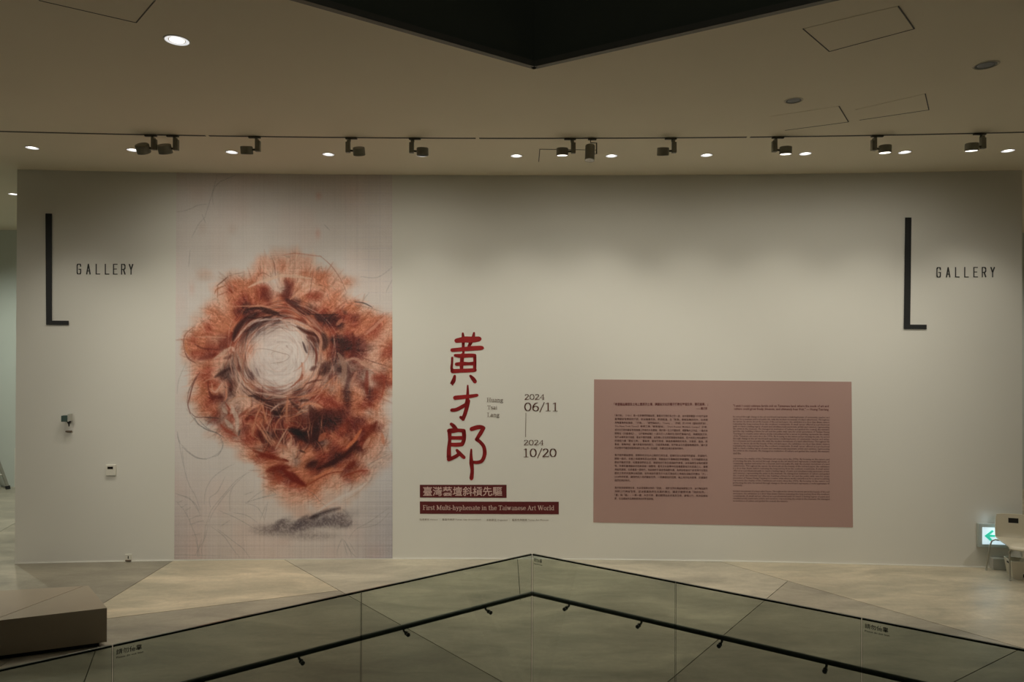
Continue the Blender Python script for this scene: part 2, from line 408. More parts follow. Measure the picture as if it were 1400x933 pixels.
for a in HEADS:
    t, cc, ax, h = track_head(*a)
    sp = cc+ax*(h/2+0.03)
    aim = wallX(cc.x*1.02, 2.2)
    spot('track_lamp', sp, aim, E_TRACK, 142, 1.0, 0.03)
# second track added unseen along the void edges; its fill heads brighten the wall
def void_edge(x): return ca.y+(cR[1]-ca.y)*(abs(x)-ca.x)/(cR[0]-ca.x)+0.35
t2k = thing('lighting_track', Vector((0, void_edge(3.2), H)), 'added second lighting track along the void edge, out of view, holding wall fill lamps', 'lighting track')
for sx in (-1, 1):
    a_ = Vector((sx*3.3, void_edge(3.3), 0)); b_ = Vector((sx*9.6, void_edge(9.6), 0)); mid_ = (a_+b_)/2
    MB().box((mid_.x, mid_.y, H-0.003), ((b_-a_).length, 0.034, 0.006), Matrix.Rotation(math.atan2(b_.y-a_.y, b_.x-a_.x), 3, 'Z')).build('track_segment', M['track'], t2k)
_oc = on_ceil
for fx, ax_, k_, lab in ((-9.2, -6.9, 1.5, 'outermost on the left'), (-6.6, -3.6, 1.1, 'middle one on the left'), (-4.2, -1.6, 0.8, 'innermost on the left'),
                     (4.2, 1.6, 0.8, 'innermost on the right'), (6.6, 4.0, 1.0, 'middle one on the right'), (9.2, 6.6, 1.1, 'outermost on the right')):
    on_ceil = lambda px, fx=fx: Vector((fx, void_edge(fx), H))
    t, cc, ax, h = track_head(0, 1 if fx < 0 else -1, 0.95, 1, 'added unseen fill spotlight on the void edge track, '+lab, 1)
    on_ceil = _oc
    spot('track_lamp', cc+ax*(h/2+0.03), wallX(ax_, 1.45), E_FILL*k_, 46, 1.0, 0.04)  # fill light of the added heads, for the lower wall
# tall projector head
m = on_ceil(808)
t = thing('projector_spotlight', m, 'tall dark cylinder projector spotlight hanging from a thin bracket at mid track', 'spotlight')
MB().box(m+Vector((0.01, 0, -0.012)), (0.10, 0.034, 0.024)).build('adapter', M['headdark'], t, bevel=0.003)
MB().tube([m+Vector((-0.01, 0, -0.02)), m+Vector((-0.01, 0, -0.055)), m+Vector((0.062, 0, -0.058)), m+Vector((0.062, 0, -0.19)), m+Vector((0.03, 0, -0.19))], 0.008, 8).build('bracket', M['headdark'], t)
tl = 0.20; ax = Vector((-0.06, -math.sin(tl)*0.9, -math.cos(tl))).normalized(); o = m+Vector((-0.012, 0.02, -0.085))
MB().lathe([(0, 0), (0.055, 0), (0.058, 0.006), (0.058, 0.19), (0.054, 0.19), (0.05, 0.14), (0, 0.14)], o, ax, 32).build('barrel', M['head'], t, smooth=True)
MB().lathe([(0, 0.17), (0.053, 0.188), (0.053, 0.184), (0, 0.166)], o, ax, 32).build('lens', M['reflector'], t)
spot('track_lamp', o+ax*0.21, wallX(0.9, 2.4), E_TRACK, 85, 1.0, 0.03)

# ------------------------------------------------------------------ downlights
def downlight(c, r, lit, label, group=None, ring=True):
    t = thing('ceiling_downlight', c, label, 'downlight', group)
    MB().lathe([(r*0.92, 0.0), (r*0.92, -0.005), (r, -0.005), (r*1.04, 0.0)], c, (0, 0, 1), 36).build('trim_ring', M['white'] if lit else M['cream'], t, smooth=True)
    if lit:
        MB().lathe([(0, -0.0015), (r*0.58, -0.0015), (r*0.58, 0)], c, (0, 0, 1), 32).build('lens', M['lens_on'], t)
        MB().lathe([(r*0.66, -0.001), (r*0.92, -0.0042)], c, (0, 0, 1), 32).build('reflector', M['diffuser'], t, smooth=True)
    else:
        MB().lathe([(0, -0.002), (r*0.6, -0.002), (r*0.66, -0.001)], c, (0, 0, 1), 32).build('lens', M['lens_off'], t)
        MB().lathe([(r*0.66, -0.001), (r*0.86, -0.003)], c, (0, 0, 1), 32).build('reflector', M['headdark'], t, smooth=True)
    return t
ROWLAB = ['lit round downlight in the row near the wall, leftmost, above the left large L',
          'lit round downlight in the row near the wall, beside the close pair of spotlights',
          'lit round downlight in the row, just left of the third track spotlight',
          'lit round downlight in the row near the wall, above the poster right of its centre',
          'lit round downlight half hidden behind a spotlight just right of the poster',
          'lit round downlight in the row near the wall, above the brush lettered title',
          'lit round downlight just right of the tall projector spotlight',
          'lit round downlight above the middle of the pink text panel',
          'lit round downlight above the right part of the pink text panel',
          'lit round downlight in the row above the right large L',
          'lit round downlight in the row near the wall, rightmost']
for (px, py), lab in zip(ROW, ROWLAB):
    c = atz(px, py, H)
    downlight(c, 0.078, True, lab, 'lit downlights in the row near the wall')
    spot('downlight_lamp', c+Vector((0, 0, -0.03)), c+Vector((0, 0.03, -1)), E_DOWN, 96, 1.0, 0.16)
c = atz(242, 55, H)
downlight(c, 0.10, True, 'large lit round downlight alone on the ceiling at upper left', 'large ceiling downlights')
spot('downlight_lamp', c+Vector((0, 0, -0.03)), c+Vector((0, 0, -1)), E_BIG, 110, 0.9, 0.06)
downlight(atz(1085, 137.5, H), 0.088, False, 'unlit round downlight above the two small ceiling hatches', 'large ceiling downlights')
downlight(atz(1348, 89, H), 0.10, False, 'unlit round downlight nearest the upper right corner', 'large ceiling downlights')
c = atz(18.5, 265.5, H)
downlight(c, 0.078, True, 'small lit downlight over the room beyond the left wall end')
spot('downlight_lamp', c+Vector((0, 0, -0.03)), c+Vector((0, 0, -1)), 420, 120, 1, 0.05)
spot('downlight_lamp', Vector((-10.5, 12.6, H-0.03)), (-10.5, 12.6, 0), 460, 150, 1, 0.05, (0.95, 1.0, 0.86))
spot('downlight_lamp', Vector((10.2, 12.4, H-0.03)), (10.2, 12.4, 0), 300, 150, 1, 0.05)
for p in ((-10.5, 12.6), (10.2, 12.4)):
    downlight(Vector((*p, H)), 0.078, True, 'lit downlight hidden in the side room behind the %s wall end' % ('left' if p[0] < 0 else 'right'), 'side room downlights')
# unseen fill lamp added high in the opening, aimed to brighten the fascia
al = bpy.data.lights.new('fascia_fill', 'AREA'); al.shape = 'RECTANGLE'; al.size = 5; al.size_y = 3; al.energy = 9; al.color = (1.0, 0.93, 0.78)
ao = bpy.data.objects.new('fascia_fill', al); COL.objects.link(ao); ao.location = (0, -1.5, 7.5); ao.rotation_euler = (math.radians(102), 0, 0)

# ------------------------------------------------------------------ glass railing
rail = thing('glass_railing', (ga.x, ga.y, 0), 'frameless glass balustrade with pointed corner running across the foreground', 'railing')
def side_pts(end):
    a = Vector(P(ga)); b = Vector(end); d = (b-a).normalized(); n = Vector((-d.y, d.x))
    if n.y < 0: n = -n
    return a, d, n
def at_seam(end, px):    # distance along the side where the top edge crosses column px
    a, d, n = side_pts(end)
    # find t with projected column = px
    lo, hi = 0.0, 12.0
    for _ in range(60):
        mid = (lo+hi)/2; p = a+d*mid; v = Vector((p.x, p.y, HR))-CAM
        col = CX+FPX*v.dot(_r)/v.dot(_f) if v.dot(_f) > 0.05 else (1e6 if d.x > 0 else -1e6)
        if (col < px) == (d.x > 0): lo = mid
        else: hi = mid
    return lo
for end, seams in ((fL, [494, 154, -420]), (fR, [923.5, 1178, 1560, 2300])):
    a, d, n = side_pts(end)
    ts = [0.004]+[at_seam(end, s) for s in seams]
    ts.append(ts[-1]+1.6)
    for i in range(len(ts)-1):
        t0, t1 = ts[i]+(0.003 if i else 0), ts[i+1]-0.003
        p0, p1 = a+d*t0, a+d*t1
        pane = MB().prism([tuple(p0), tuple(p1), tuple(p1+n*0.016), tuple(p0+n*0.016)], -0.30, HR-0.012).build('glass_pane', M['glass'], rail)
        MB().prism([tuple(p0-n*0.001), tuple(p1-n*0.001), tuple(p1+n*0.017), tuple(p0+n*0.017)], HR-0.013, HR-0.003).build('top_edge', M['edge'], pane)
        MB().prism([tuple(p0+n*0.001), tuple(p1+n*0.001), tuple(p1+n*0.015), tuple(p0+n*0.015)], HR-0.003, HR).build('top_highlight', M['edge_highlight'], pane)  # thin pale strip, a glint put into the colour
        for pp, dd in ((p0, d), (p1, -d)):
            MB().prism([tuple(pp), tuple(pp+dd*0.0018), tuple(pp+dd*0.0018+n*0.0045), tuple(pp+n*0.0045)], 0.0, HR-0.013).build('side_edge', M['edge'], pane)
# handrail on the gallery side of the glass
HZ = 0.868
hr = thing('handrail', (ga.x, ga.y, 0), 'dark round metal handrail bracketed behind the glass balustrade', 'handrail')
OFFN = 0.085
aL, dL, nL = side_pts(fL); aR, dR, nR = side_pts(fR)
hc = atz(727.5, 812, HZ); hA = Vector((hc.x, hc.y))
endL = hA+dL*7; endR = hA+dR*7
z = HZ
MB().tube([(endL.x, endL.y, z), tuple(hA+dL*0.03)+(z,), (hA.x, hA.y, z), tuple(hA+dR*0.03)+(z,), (endR.x, endR.y, z)], 0.0205, 18).build('rail_tube', M['steel'], hr, smooth=True)
def t_at(d, px, z):
    lo, hi = 0.0, 12.0
    for _ in range(60):
        mid = (lo+hi)/2; p = hA+d*mid; v = Vector((p.x, p.y, z))-CAM
        col = CX+FPX*v.dot(_r)/v.dot(_f) if v.dot(_f) > 0.05 else (1e6 if d.x > 0 else -1e6)
        if (col < px) == (d.x > 0): lo = mid
        else: hi = mid
    return lo
for d, n, cols in ((dL, nL, [664, 552, 409, 215, -30]), (dR, nR, [778, 877, 987, 1130, 1330])):
    for px in cols:
        p = hA+d*t_at(d, px, z)
        q = Vector((p.x, p.y, z)); dist = (p-Vector(P(ga))).dot(n)-0.016
        e = p-n*dist
        br = MB().cyl((p.x, p.y, z-0.018), (p.x, p.y, z-0.036), 0.009, 10).tube([(p.x, p.y, z-0.030), tuple(p-n*0.02)+(z-0.034,), (e.x, e.y, z-0.036)], 0.009, 10)
        br.cyl((e.x, e.y, z-0.036), tuple(Vector((e.x, e.y))+n*0.014)+(z-0.036,), 0.016, 18)
        e2 = e-n*0.017
        br.cyl((e2.x, e2.y, z-0.036), tuple(Vector((e2.x, e2.y))-n*0.012)+(z-0.036,), 0.016, 18)
        br.build('bracket', M['steel'], hr, smooth=True)

# ------------------------------------------------------------------ text helpers (flat print mapped onto the curved wall)
_tc = {}
def font_mesh(text, res=2, offset=0.0):
    k = (text, res, offset)
    if k in _tc: return _tc[k]
    cu = bpy.data.curves.new('t', 'FONT'); cu.body = text; cu.size = 1.0; cu.resolution_u = res; cu.offset = offset
    o = bpy.data.objects.new('t', cu); COL.objects.link(o)
    dg = bpy.context.evaluated_depsgraph_get(); dg.update()
    me = bpy.data.meshes.new_from_object(o.evaluated_get(dg))
    vs = np.zeros(len(me.vertices)*3); me.vertices.foreach_get('co', vs); vs = vs.reshape(-1, 3)[:, :2].copy()
    fs = [tuple(p.vertices) for p in me.polygons]
    bpy.data.objects.remove(o); bpy.data.curves.remove(cu); bpy.data.meshes.remove(me)
    _tc[k] = (vs, fs); return vs, fs
class Print:
    """collects flat shapes in photo columns/rows and lays them on the wall surface"""
    def __init__(s): s.v = []; s.f = []
    def raw(s, pts, fs):
        b = len(s.v); s.v += [tuple(p) for p in pts]; s.f += [tuple(i+b for i in f) for f in fs]
    def text(s, text, x0, y0, x1, y1, res=2, offset=0.0, baseline=False, h=None, slope=0.0, align='fit'):
        """fit text's ink box into x0..x1, y0(top)..y1(bottom); with h: em height in px, baseline y0"""
        vs, fs = font_mesh(text, res, offset)
        if len(vs) == 0: return
        if h is None:
            mn, mx = vs.min(0), vs.max(0); sx = (x1-x0)/(mx[0]-mn[0]); sy = (y1-y0)/(mx[1]-mn[1])
            X = x0+(vs[:, 0]-mn[0])*sx; Y = y1-(vs[:, 1]-mn[1])*sy
        else:
            mn, mx = vs.min(0), vs.max(0); sx = (x1-x0)/(mx[0]-mn[0]) if x1 else h
            X = x0+(vs[:, 0]-mn[0])*sx; Y = y0-vs[:, 1]*h
        Y = Y+slope*(X-x0)
        s.raw(list(zip(X, Y)), fs)
    def hull(s, pts):
        pts = sorted(set((round(p[0], 5), round(p[1], 5)) for p in pts))
        def half(ps):
            o = []
            for p in ps:
                while len(o) >= 2 and (o[-1][0]-o[-2][0])*(p[1]-o[-2][1])-(o[-1][1]-o[-2][1])*(p[0]-o[-2][0]) <= 0: o.pop()
                o.append(p)
            return o
        a = half(pts); b = half(pts[::-1]); h = a[:-1]+b[:-1]
        s.raw(h, [tuple(range(len(h)))])
    def nib(s, pts, w, t):
        for (x0, y0), (x1, y1) in zip(pts[:-1], pts[1:]):
            s.hull([(x+a*w/2, y+b*t/2) for x, y in ((x0, y0), (x1, y1)) for a in (-1, 1) for b in (-1, 1)])
    def brush(s, pts, ws, n=6):
        """round-nib stroke with varying width, smoothed through its points"""
        P2 = []
        m = len(pts)
        for i in range(m-1):
            p0 = pts[max(i-1, 0)]; p1 = pts[i]; p2 = pts[i+1]; p3 = pts[min(i+2, m-1)]
            for k in range(n):
                t = k/n
                q = [0.5*((2*p1[j])+(-p0[j]+p2[j])*t+(2*p0[j]-5*p1[j]+4*p2[j]-p3[j])*t*t+(-p0[j]+3*p1[j]-3*p2[j]+p3[j])*t**3) for j in (0, 1)]
                P2.append((q[0], q[1], 1.14*(ws[i]+(ws[i+1]-ws[i])*t)))
        P2.append((pts[-1][0], pts[-1][1], ws[-1]))
        for a, b in zip(P2[:-1], P2[1:]):
            c = []
            for x, y, w_ in (a, b):
                c += [(x+w_/2*math.cos(g*math.pi/6), y+w_/2*math.sin(g*math.pi/6)) for g in range(12)]
            s.hull(c)
    def build(s, name, m, parent=None, off=0.004, fn=None):
        fn = fn or (lambda x, y: wall(x, y, off))
        return mesh_obj(name, [fn(x, y) for x, y in s.v], s.f, m, parent)

def sheet(name, c, m, parent=None, off=0.003, nx=16, ny=1):
    """thin vinyl sheet through four photo corners: tl, tr, br, bl"""
    v = []; f = []
    def q(s_, t_, o_):
        x = (c[0][0]*(1-s_)+c[1][0]*s_)*(1-t_)+(c[3][0]*(1-s_)+c[2][0]*s_)*t_
        y = (c[0][1]*(1-s_)+c[1][1]*s_)*(1-t_)+(c[3][1]*(1-s_)+c[2][1]*s_)*t_
        return wall(x, y, o_)
    for o_ in (off, 0.0):
        for j in range(ny+1):
            for i in range(nx+1): v.append(q(i/nx, j/ny, o_))
    N = (nx+1)*(ny+1)
    for j in range(ny):
        for i in range(nx):
            a = j*(nx+1)+i; f.append((a, a+nx+1, a+nx+2, a+1))
    for i in range(nx):
        f.append((i, i+1, N+i+1, N+i)); b = ny*(nx+1)+i; f.append((b, N+b, N+b+1, b+1))
    for j in range(ny):
        a = j*(nx+1); f.append((a, N+a, N+a+nx+1, a+nx+1)); b = a+nx; f.append((b, b+nx+1, N+b+nx+1, N+b))
    return mesh_obj(name, v, f, m, parent)

# ------------------------------------------------------------------ L GALLERY signs
def solid(name, polys, m, parent, th=0.012):
    mb = MB()
    for poly in polys:
        n = len(poly); vs = [wall(x, y, th) for x, y in poly]+[wall(x, y, 0) for x, y in poly]
        mb.add(vs, [tuple(range(n))]+[(i, (i+1) % n, n+(i+1) % n, n+i) for i in range(n)])
    return mb.build(name, m, parent)
GL_ = {'G': [[(1, .78), (1, .88), (.85, 1), (.2, 1), (0, .86), (0, .14), (.2, 0), (.85, 0), (1, .14), (1, .48), (.55, .48)]],
       'A': [[(0, 0), (.5, 1), (1, 0)], [(.18, .3), (.82, .3)]],
       'L': [[(0, 1), (0, 0), (1, 0)]],
       'E': [[(1, 1), (0, 1), (0, 0), (1, 0)], [(0, .52), (.8, .52)]],
       'R': [[(0, 0), (0, 1), (.75, 1), (1, .86), (1, .62), (.75, .48), (0, .48)], [(.55, .48), (1, 0)]],
       'Y': [[(0, 1), (.5, .48), (1, 1)], [(.5, .48), (.5, 0)]]}
def gallery(bar, foot, xs, y0, y1, slope, label):
    t = thing('gallery_sign', wall(xs[0], y1, 0), label, 'wall sign', 'L GALLERY wall signs')
    solid('large_letter', [bar+foot], M['black'], t)
    for k, (chh, x) in enumerate(zip('GALLERY', xs)):
        p = Print()
        for st in GL_[chh]:
            p.nib([(x+a*4.7, (y1-b*(y1-y0))+slope*(x-xs[0])) for a, b in st], 1.55, 1.2)
        p.build('letter', M['letter'], t, 0.004)
gallery([(62, 292), (71, 292.2), (71, 438.5)], [(94, 438.8), (94, 444.6), (63, 444.4)], [105.5, 118.5, 131.5, 144, 155.2, 166.2, 176.8], 361.4, 374.8, 0.004,
        'black large L with thin letters GALLERY on the wall left of the poster')
gallery([(1237.5, 297.5), (1246.2, 297.5), (1244.5, 444)], [(1267, 444.2), (1267, 450.2), (1235.6, 450)], [1281, 1294, 1306.5, 1319, 1331.5, 1343, 1354.8], 366.0, 379.0, -0.003,
        'black large L with thin letters GALLERY on the wall right of the pink panel')

# ------------------------------------------------------------------ brush calligraphy title
title = thing('calligraphy_title', wall(636, 656, 0), 'three red brush-written Chinese characters in a vertical column on the wall', 'wall lettering')
def T1(x, y): return (600+x/8.49, 445+y/8.49)
def T2(x, y): return (600+x/8.12, 550+y/8.12)
def chars(strokes, T, sc):
    p = Print()
    for pts, ws in strokes:
        p.brush([T(*q) for q in pts], [w_/sc for w_ in ws])
    return p
p = chars([([(205, 178), (300, 165), (400, 165), (470, 158)], [44, 62, 60, 50]),
           ([(278, 95), (282, 150), (283, 240), (285, 320)], [22, 34, 30, 24]),
           ([(408, 90), (395, 150), (365, 210), (345, 250)], [22, 38, 36, 26]),
           ([(155, 288), (250, 280), (380, 268), (500, 262)], [38, 40, 48, 44]),
           ([(500, 262), (525, 266)], [22, 6]),
           ([(190, 350), (260, 355), (350, 350), (415, 350)], [30, 44, 40, 36]),
           ([(275, 340), (268, 400), (262, 500)], [34, 40, 36]),
           ([(205, 452), (280, 446), (350, 446), (410, 442)], [36, 40, 32, 40]),
           ([(155, 378), (153, 440), (148, 500), (165, 530)], [24, 24, 28, 40]),
           ([(160, 532), (240, 528), (330, 525), (420, 520)], [44, 40, 40, 38]),
           ([(416, 350), (418, 420), (414, 520)], [34, 32, 34]),
           ([(184, 590), (172, 640), (155, 670)], [26, 42, 40]), ([(155, 670), (160, 695)], [24, 12]), ([(150, 665), (134, 674)], [20, 8]),
           ([(366, 588), (400, 625), (420, 655)], [24, 42, 40])], T1, 8.49); p.build('character', M['red'], title, 0.004)
p = chars([([(335, 700), (335, 780), (330, 860), (318, 920)], [16, 28, 36, 40]),
           ([(190, 842), (290, 832), (380, 822), (445, 812)], [44, 42, 36, 30])], T1, 8.49)
q_ = chars([([(325, -10), (310, 60), (290, 130), (268, 188)], [42, 40, 38, 36]), ([(268, 188), (240, 168)], [36, 28]),
           ([(300, 28), (240, 62), (190, 85), (142, 90)], [36, 36, 36, 34])], T2, 8.12)
p.raw(q_.v, q_.f); p.build('character', M['red'], title, 0.004)
p = chars([([(138, 245), (165, 268), (195, 300)], [30, 40, 30]),
           ([(115, 320), (160, 318), (220, 314), (275, 320)], [44, 48, 34, 40]),
           ([(275, 320), (280, 370), (275, 430), (255, 475)], [40, 40, 38, 36]),
           ([(118, 325), (120, 420), (112, 520), (112, 620)], [40, 32, 40, 46]),
           ([(125, 398), (190, 398), (260, 398)], [36, 34, 38]),
           ([(125, 472), (190, 474), (255, 470)], [36, 40, 40]),
           ([(112, 635), (150, 622), (200, 596), (230, 570)], [42, 36, 36, 32]),
           ([(200, 535), (230, 570), (280, 616)], [26, 40, 34]),
           ([(365, 300), (420, 282), (470, 278), (500, 290)], [42, 44, 40, 34]),
           ([(495, 292), (460, 350), (418, 415)], [36, 40, 32]),
           ([(418, 415), (460, 445), (500, 500), (508, 580), (480, 650), (430, 670), (375, 668)], [34, 34, 36, 38, 36, 34, 30]),
           ([(360, 528), (358, 600), (362, 680), (370, 760), (362, 848)], [18, 28, 42, 34, 42])], T2, 8.12)
p.build('character', M['red'], title, 0.004)

# ------------------------------------------------------------------ small serif face, drawn stroke by stroke
def arc(cx, cy, rx, ry, a0, a1, n=14):
    return [(cx+rx*math.cos(math.radians(a0+(a1-a0)*i/n)), cy+ry*math.sin(math.radians(a0+(a1-a0)*i/n))) for i in range(n+1)]
def sf(x, y, w_=.17): return ('t', [(x-w_, y), (x+w_, y)])
X = .68
SER = {
 '0': (.66, [arc(.32, .5, .25, .47, 0, 360, 22)]), '1': (.60, [[(.3, .03), (.3, .97)], ('t', [(.12, .86), (.3, .97)]), sf(.3, .01, .19)]),
 '2': (.62, [arc(.29, .73, .2, .24, 165, -45, 12)+[(.07, .05)], ('t', [(.06, .02), (.55, .02), (.57, .2)]), ('t', [(.06, .06), (.5, .06)])]),
 '4': (.64, [[(.43, .02), (.43, .95)], ('t', [(.43, .95), (.05, .3), (.6, .3)]), sf(.43, .01, .14)]),
 '6': (.64, [arc(.32, .3, .23, .28, 0, 360, 18), arc(.52, .32, .44, .66, 172, 98, 8)]),
 '/': (.44, [('t', [(.02, -.12), (.4, 1.02)]), ('t', [(.04, -.12), (.42, 1.02)])]),
 'F': (.66, [[(.18, .02), (.18, .98)], ('t', [(.05, .98), (.58, .98), (.6, .8)]), ('t', [(.18, .52), (.46, .52)]), sf(.18, .01)]),
 'M': (1.0, [[(.18, .02), (.18, .98)], [(.18, .98), (.5, .1)], ('t', [(.5, .1), (.82, .98)]), [(.82, .02), (.82, .98)], sf(.18, .01, .13), sf(.82, .01), ('t', [(.03, .98), (.2, .98)]), ('t', [(.8, .98), (.96, .98)])]),
 'T': (.74, [[(.36, .02), (.36, .98)], ('t', [(.04, .78), (.06, .98), (.66, .98), (.68, .78)]), sf(.36, .01)]),
 'A': (.80, [('t', [(.12, .02), (.4, .98)]), [(.4, .95), (.68, .03)], ('t', [(.22, .34), (.58, .34)]), sf(.12, .01, .12), sf(.68, .01, .14)]),
 'W': (1.12, [[(.12, .97), (.34, .04)], ('t', [(.34, .02), (.56, .92)]), [(.54, .97), (.78, .04)], ('t', [(.78, .02), (1.0, .98)]), sf(.12, .98, .12), sf(.55, .98, .1), sf(1.0, .98, .1)]),
 'H': (.86, [[(.18, .02), (.18, .98)], [(.66, .02), (.66, .98)], ('t', [(.18, .5), (.66, .5)]), sf(.18, .01), sf(.18, .98), sf(.66, .01), sf(.66, .98)]),
 'L': (.66, [[(.18, .02), (.18, .98)], ('t', [(.05, .02), (.58, .02), (.6, .22)]), sf(.18, .98)]),
 'i': (.32, [[(.16, .02), (.16, X-.02)], ('t', [(.04, X-.02), (.16, X-.02)]), sf(.16, .01, .13), [(.16, .9), (.16, .95)]]),
 'l': (.32, [[(.16, .02), (.16, 1.02)], ('t', [(.04, 1.02), (.16, 1.02)]), sf(.16, .01, .13)]),
 'r': (.46, [[(.16, .02), (.16, X)], arc(.34, .5, .16, .17, 160, 50, 5), ('t', [(.04, X-.02), (.16, X-.02)]), sf(.16, .01, .13)]),
 's': (.46, [arc(.22, .52, .14, .14, 30, 220, 8), arc(.22, .16, .15, .15, 60, -150, 8), [(.12, .42), (.34, .26)]]),
 't': (.38, [[(.16, .9), (.16, .12)], arc(.27, .13, .11, .12, 180, 300, 5), ('t', [(.03, X-.03), (.34, X-.03)])]),
 'u': (.66, [[(.16, X), (.16, .2)], arc(.3, .18, .15, .17, 180, 330, 6), [(.48, .02), (.48, X)], ('t', [(.04, X-.02), (.16, X-.02)]), ('t', [(.36, X-.02), (.48, X-.02)]), ('t', [(.48, .01), (.6, .01)])]),
 'n': (.66, [[(.16, .02), (.16, X)], arc(.32, .46, .16, .2, 160, 0, 8), [(.48, .46), (.48, .02)], ('t', [(.04, X-.02), (.16, X-.02)]), sf(.16, .01, .13), sf(.48, .01, .13)]),
 'h': (.66, [[(.16, .02), (.16, 1.02)], arc(.32, .46, .16, .2, 160, 0, 8), [(.48, .46), (.48, .02)], ('t', [(.04, 1.02), (.16, 1.02)]), sf(.16, .01, .13), sf(.48, .01, .13)]),
 'y': (.58, [[(.12, X-.02), (.3, .06)], ('t', [(.48, X-.02), (.26, -.14), (.12, -.26), (.04, -.2)]), sf(.12, X-.02, .11), sf(.46, X-.02, .11)]),
 'p': (.64, [[(.16, -.26), (.16, X)], arc(.32, .34, .2, .32, 140, -140, 14), ('t', [(.04, X-.02), (.16, X-.02)]), sf(.16, -.27, .13)]),
 'e': (.54, [arc(.27, .34, .2, .32, 8, 320, 14), ('t', [(.08, .38), (.46, .38)])]),
 'a': (.54, [arc(.24, .52, .14, .15, 150, 0, 7), [(.38, .52), (.38, .06)], arc(.22, .18, .15, .17, 70, 350, 10), ('t', [(.38, .02), (.5, .03)])]),
 'w': (.84, [[(.12, X-.02), (.26, .04)], ('t', [(.26, .03), (.4, .6)]), [(.4, X-.02), (.56, .04)], ('t', [(.56, .03), (.72, X-.02)]), sf(.12, X-.02, .1), sf(.72, X-.02, .1)]),
 'o': (.60, [arc(.29, .34, .21, .32, 0, 360, 18)]),
 'd': (.66, [[(.48, .02), (.48, 1.02)], arc(.3, .34, .2, .32, 40, 320, 14), ('t', [(.36, 1.02), (.48, 1.02)]), ('t', [(.48, .01), (.6, .01)])]),
 'g': (.56, [arc(.24, .44, .16, .2, 0, 360, 14), arc(.26, -.1, .2, .14, 0, 360, 14), ('t', [(.16, .24), (.12, .12), (.2, .04)]), ('t', [(.36, .6), (.5, X)])]),
 '-': (.36, [('t', [(.04, .32), (.3, .32)]), ('t', [(.04, .36), (.3, .36)])]), ' ': (.3, [])}
def serif(p, s, x0, x1, ytop, ybase, bold=0.13, thin=0.05, slope=0.0):
    adv = sum(SER[c][0] for c in s); k = (x1-x0)/adv; hh = ybase-ytop; x = x0
    for c in s:
        a_, sts = SER[c]
        for st in sts:
            if isinstance(st, tuple): pts, w_, t_ = st[1], thin, thin
            else: pts, w_, t_ = st, bold, thin
            p.nib([(x+px*k, ybase-py*hh+slope*(x+px*k-x0)) for px, py in pts], w_*hh, t_*hh)
        x += a_*k
dates = thing('exhibition_dates', wall(717, 627, 0), 'dark brown exhibition dates 06/11 to 10/20 joined by a thin vertical line', 'wall lettering')
for s, x0, x1, yt, yb, bo in (('2024', 717, 745, 539.2, 546.7, .14), ('06/11', 716.5, 764, 550.8, 562.3, .14), ('2024', 716, 743.8, 601.8, 609, .14), ('10/20', 714.5, 761.5, 613.6, 625.2, .14)):
    p = Print(); serif(p, s, x0, x1, yt, yb, bo, 0.055); p.build('date_line', M['brown'], dates, 0.004)
p = Print(); p.nib([(719, 565), (718.6, 597.5)], 0.7, 0.7); p.build('thin_line', M['greyink'], dates, 0.004)
nm = thing('romanised_name', wall(666, 572, 0), 'small grey three-line romanised name right of the red characters', 'wall lettering')
for s, x0, x1, yt, yb in (('Huang', 665.5, 688, 544.2, 550), ('Tsai', 666, 680, 554.7, 560), ('Lang', 666, 683, 564.6, 570.3)):
    p = Print(); serif(p, s, x0, x1, yt, yb, .13, .07); p.build('text_line', M['greyink'], nm, 0.004)
ban = sheet('title_banner', [(574, 663.2), (692.6, 663.2), (692.6, 681), (574, 680.6)], M['maroon'])
tag(ban, 'short dark red banner with pale Chinese subtitle, above the long banner', 'banner')
p = Print(); p.text('臺灣藝壇斜槓先驅', 578.5, 665.6, 686.5, 678.8, 2, 0.012); p.build('subtitle_text', M['pinkink'], ban, 0.005)
ban = sheet('title_banner', [(574, 686), (764, 686.4), (764, 703.6), (574, 702.8)], M['maroon'])
tag(ban, 'long dark red banner with the pale English subtitle', 'banner')
p = Print(); serif(p, 'First Multi-hyphenate in the Taiwanese Art World', 578, 758, 691.2, 697.4, .16, .075, 0.003); p.build('subtitle_text', M['pinkink'], ban, 0.005)
cr = Print()
cr.text('指導單位 Advisor ｜ 臺南市政府 Tainan City Government', 573.5, 709.2, 657.5, 712.4, 1)
cr.text('主辦單位 Organizer ｜ 臺南市美術館 Tainan Art Museum', 665, 709.6, 750, 713.2, 1)
tag(cr.build('credit_line', M['greyink'], None, 0.004), 'tiny grey line of organiser credits below the red banners', 'wall lettering')

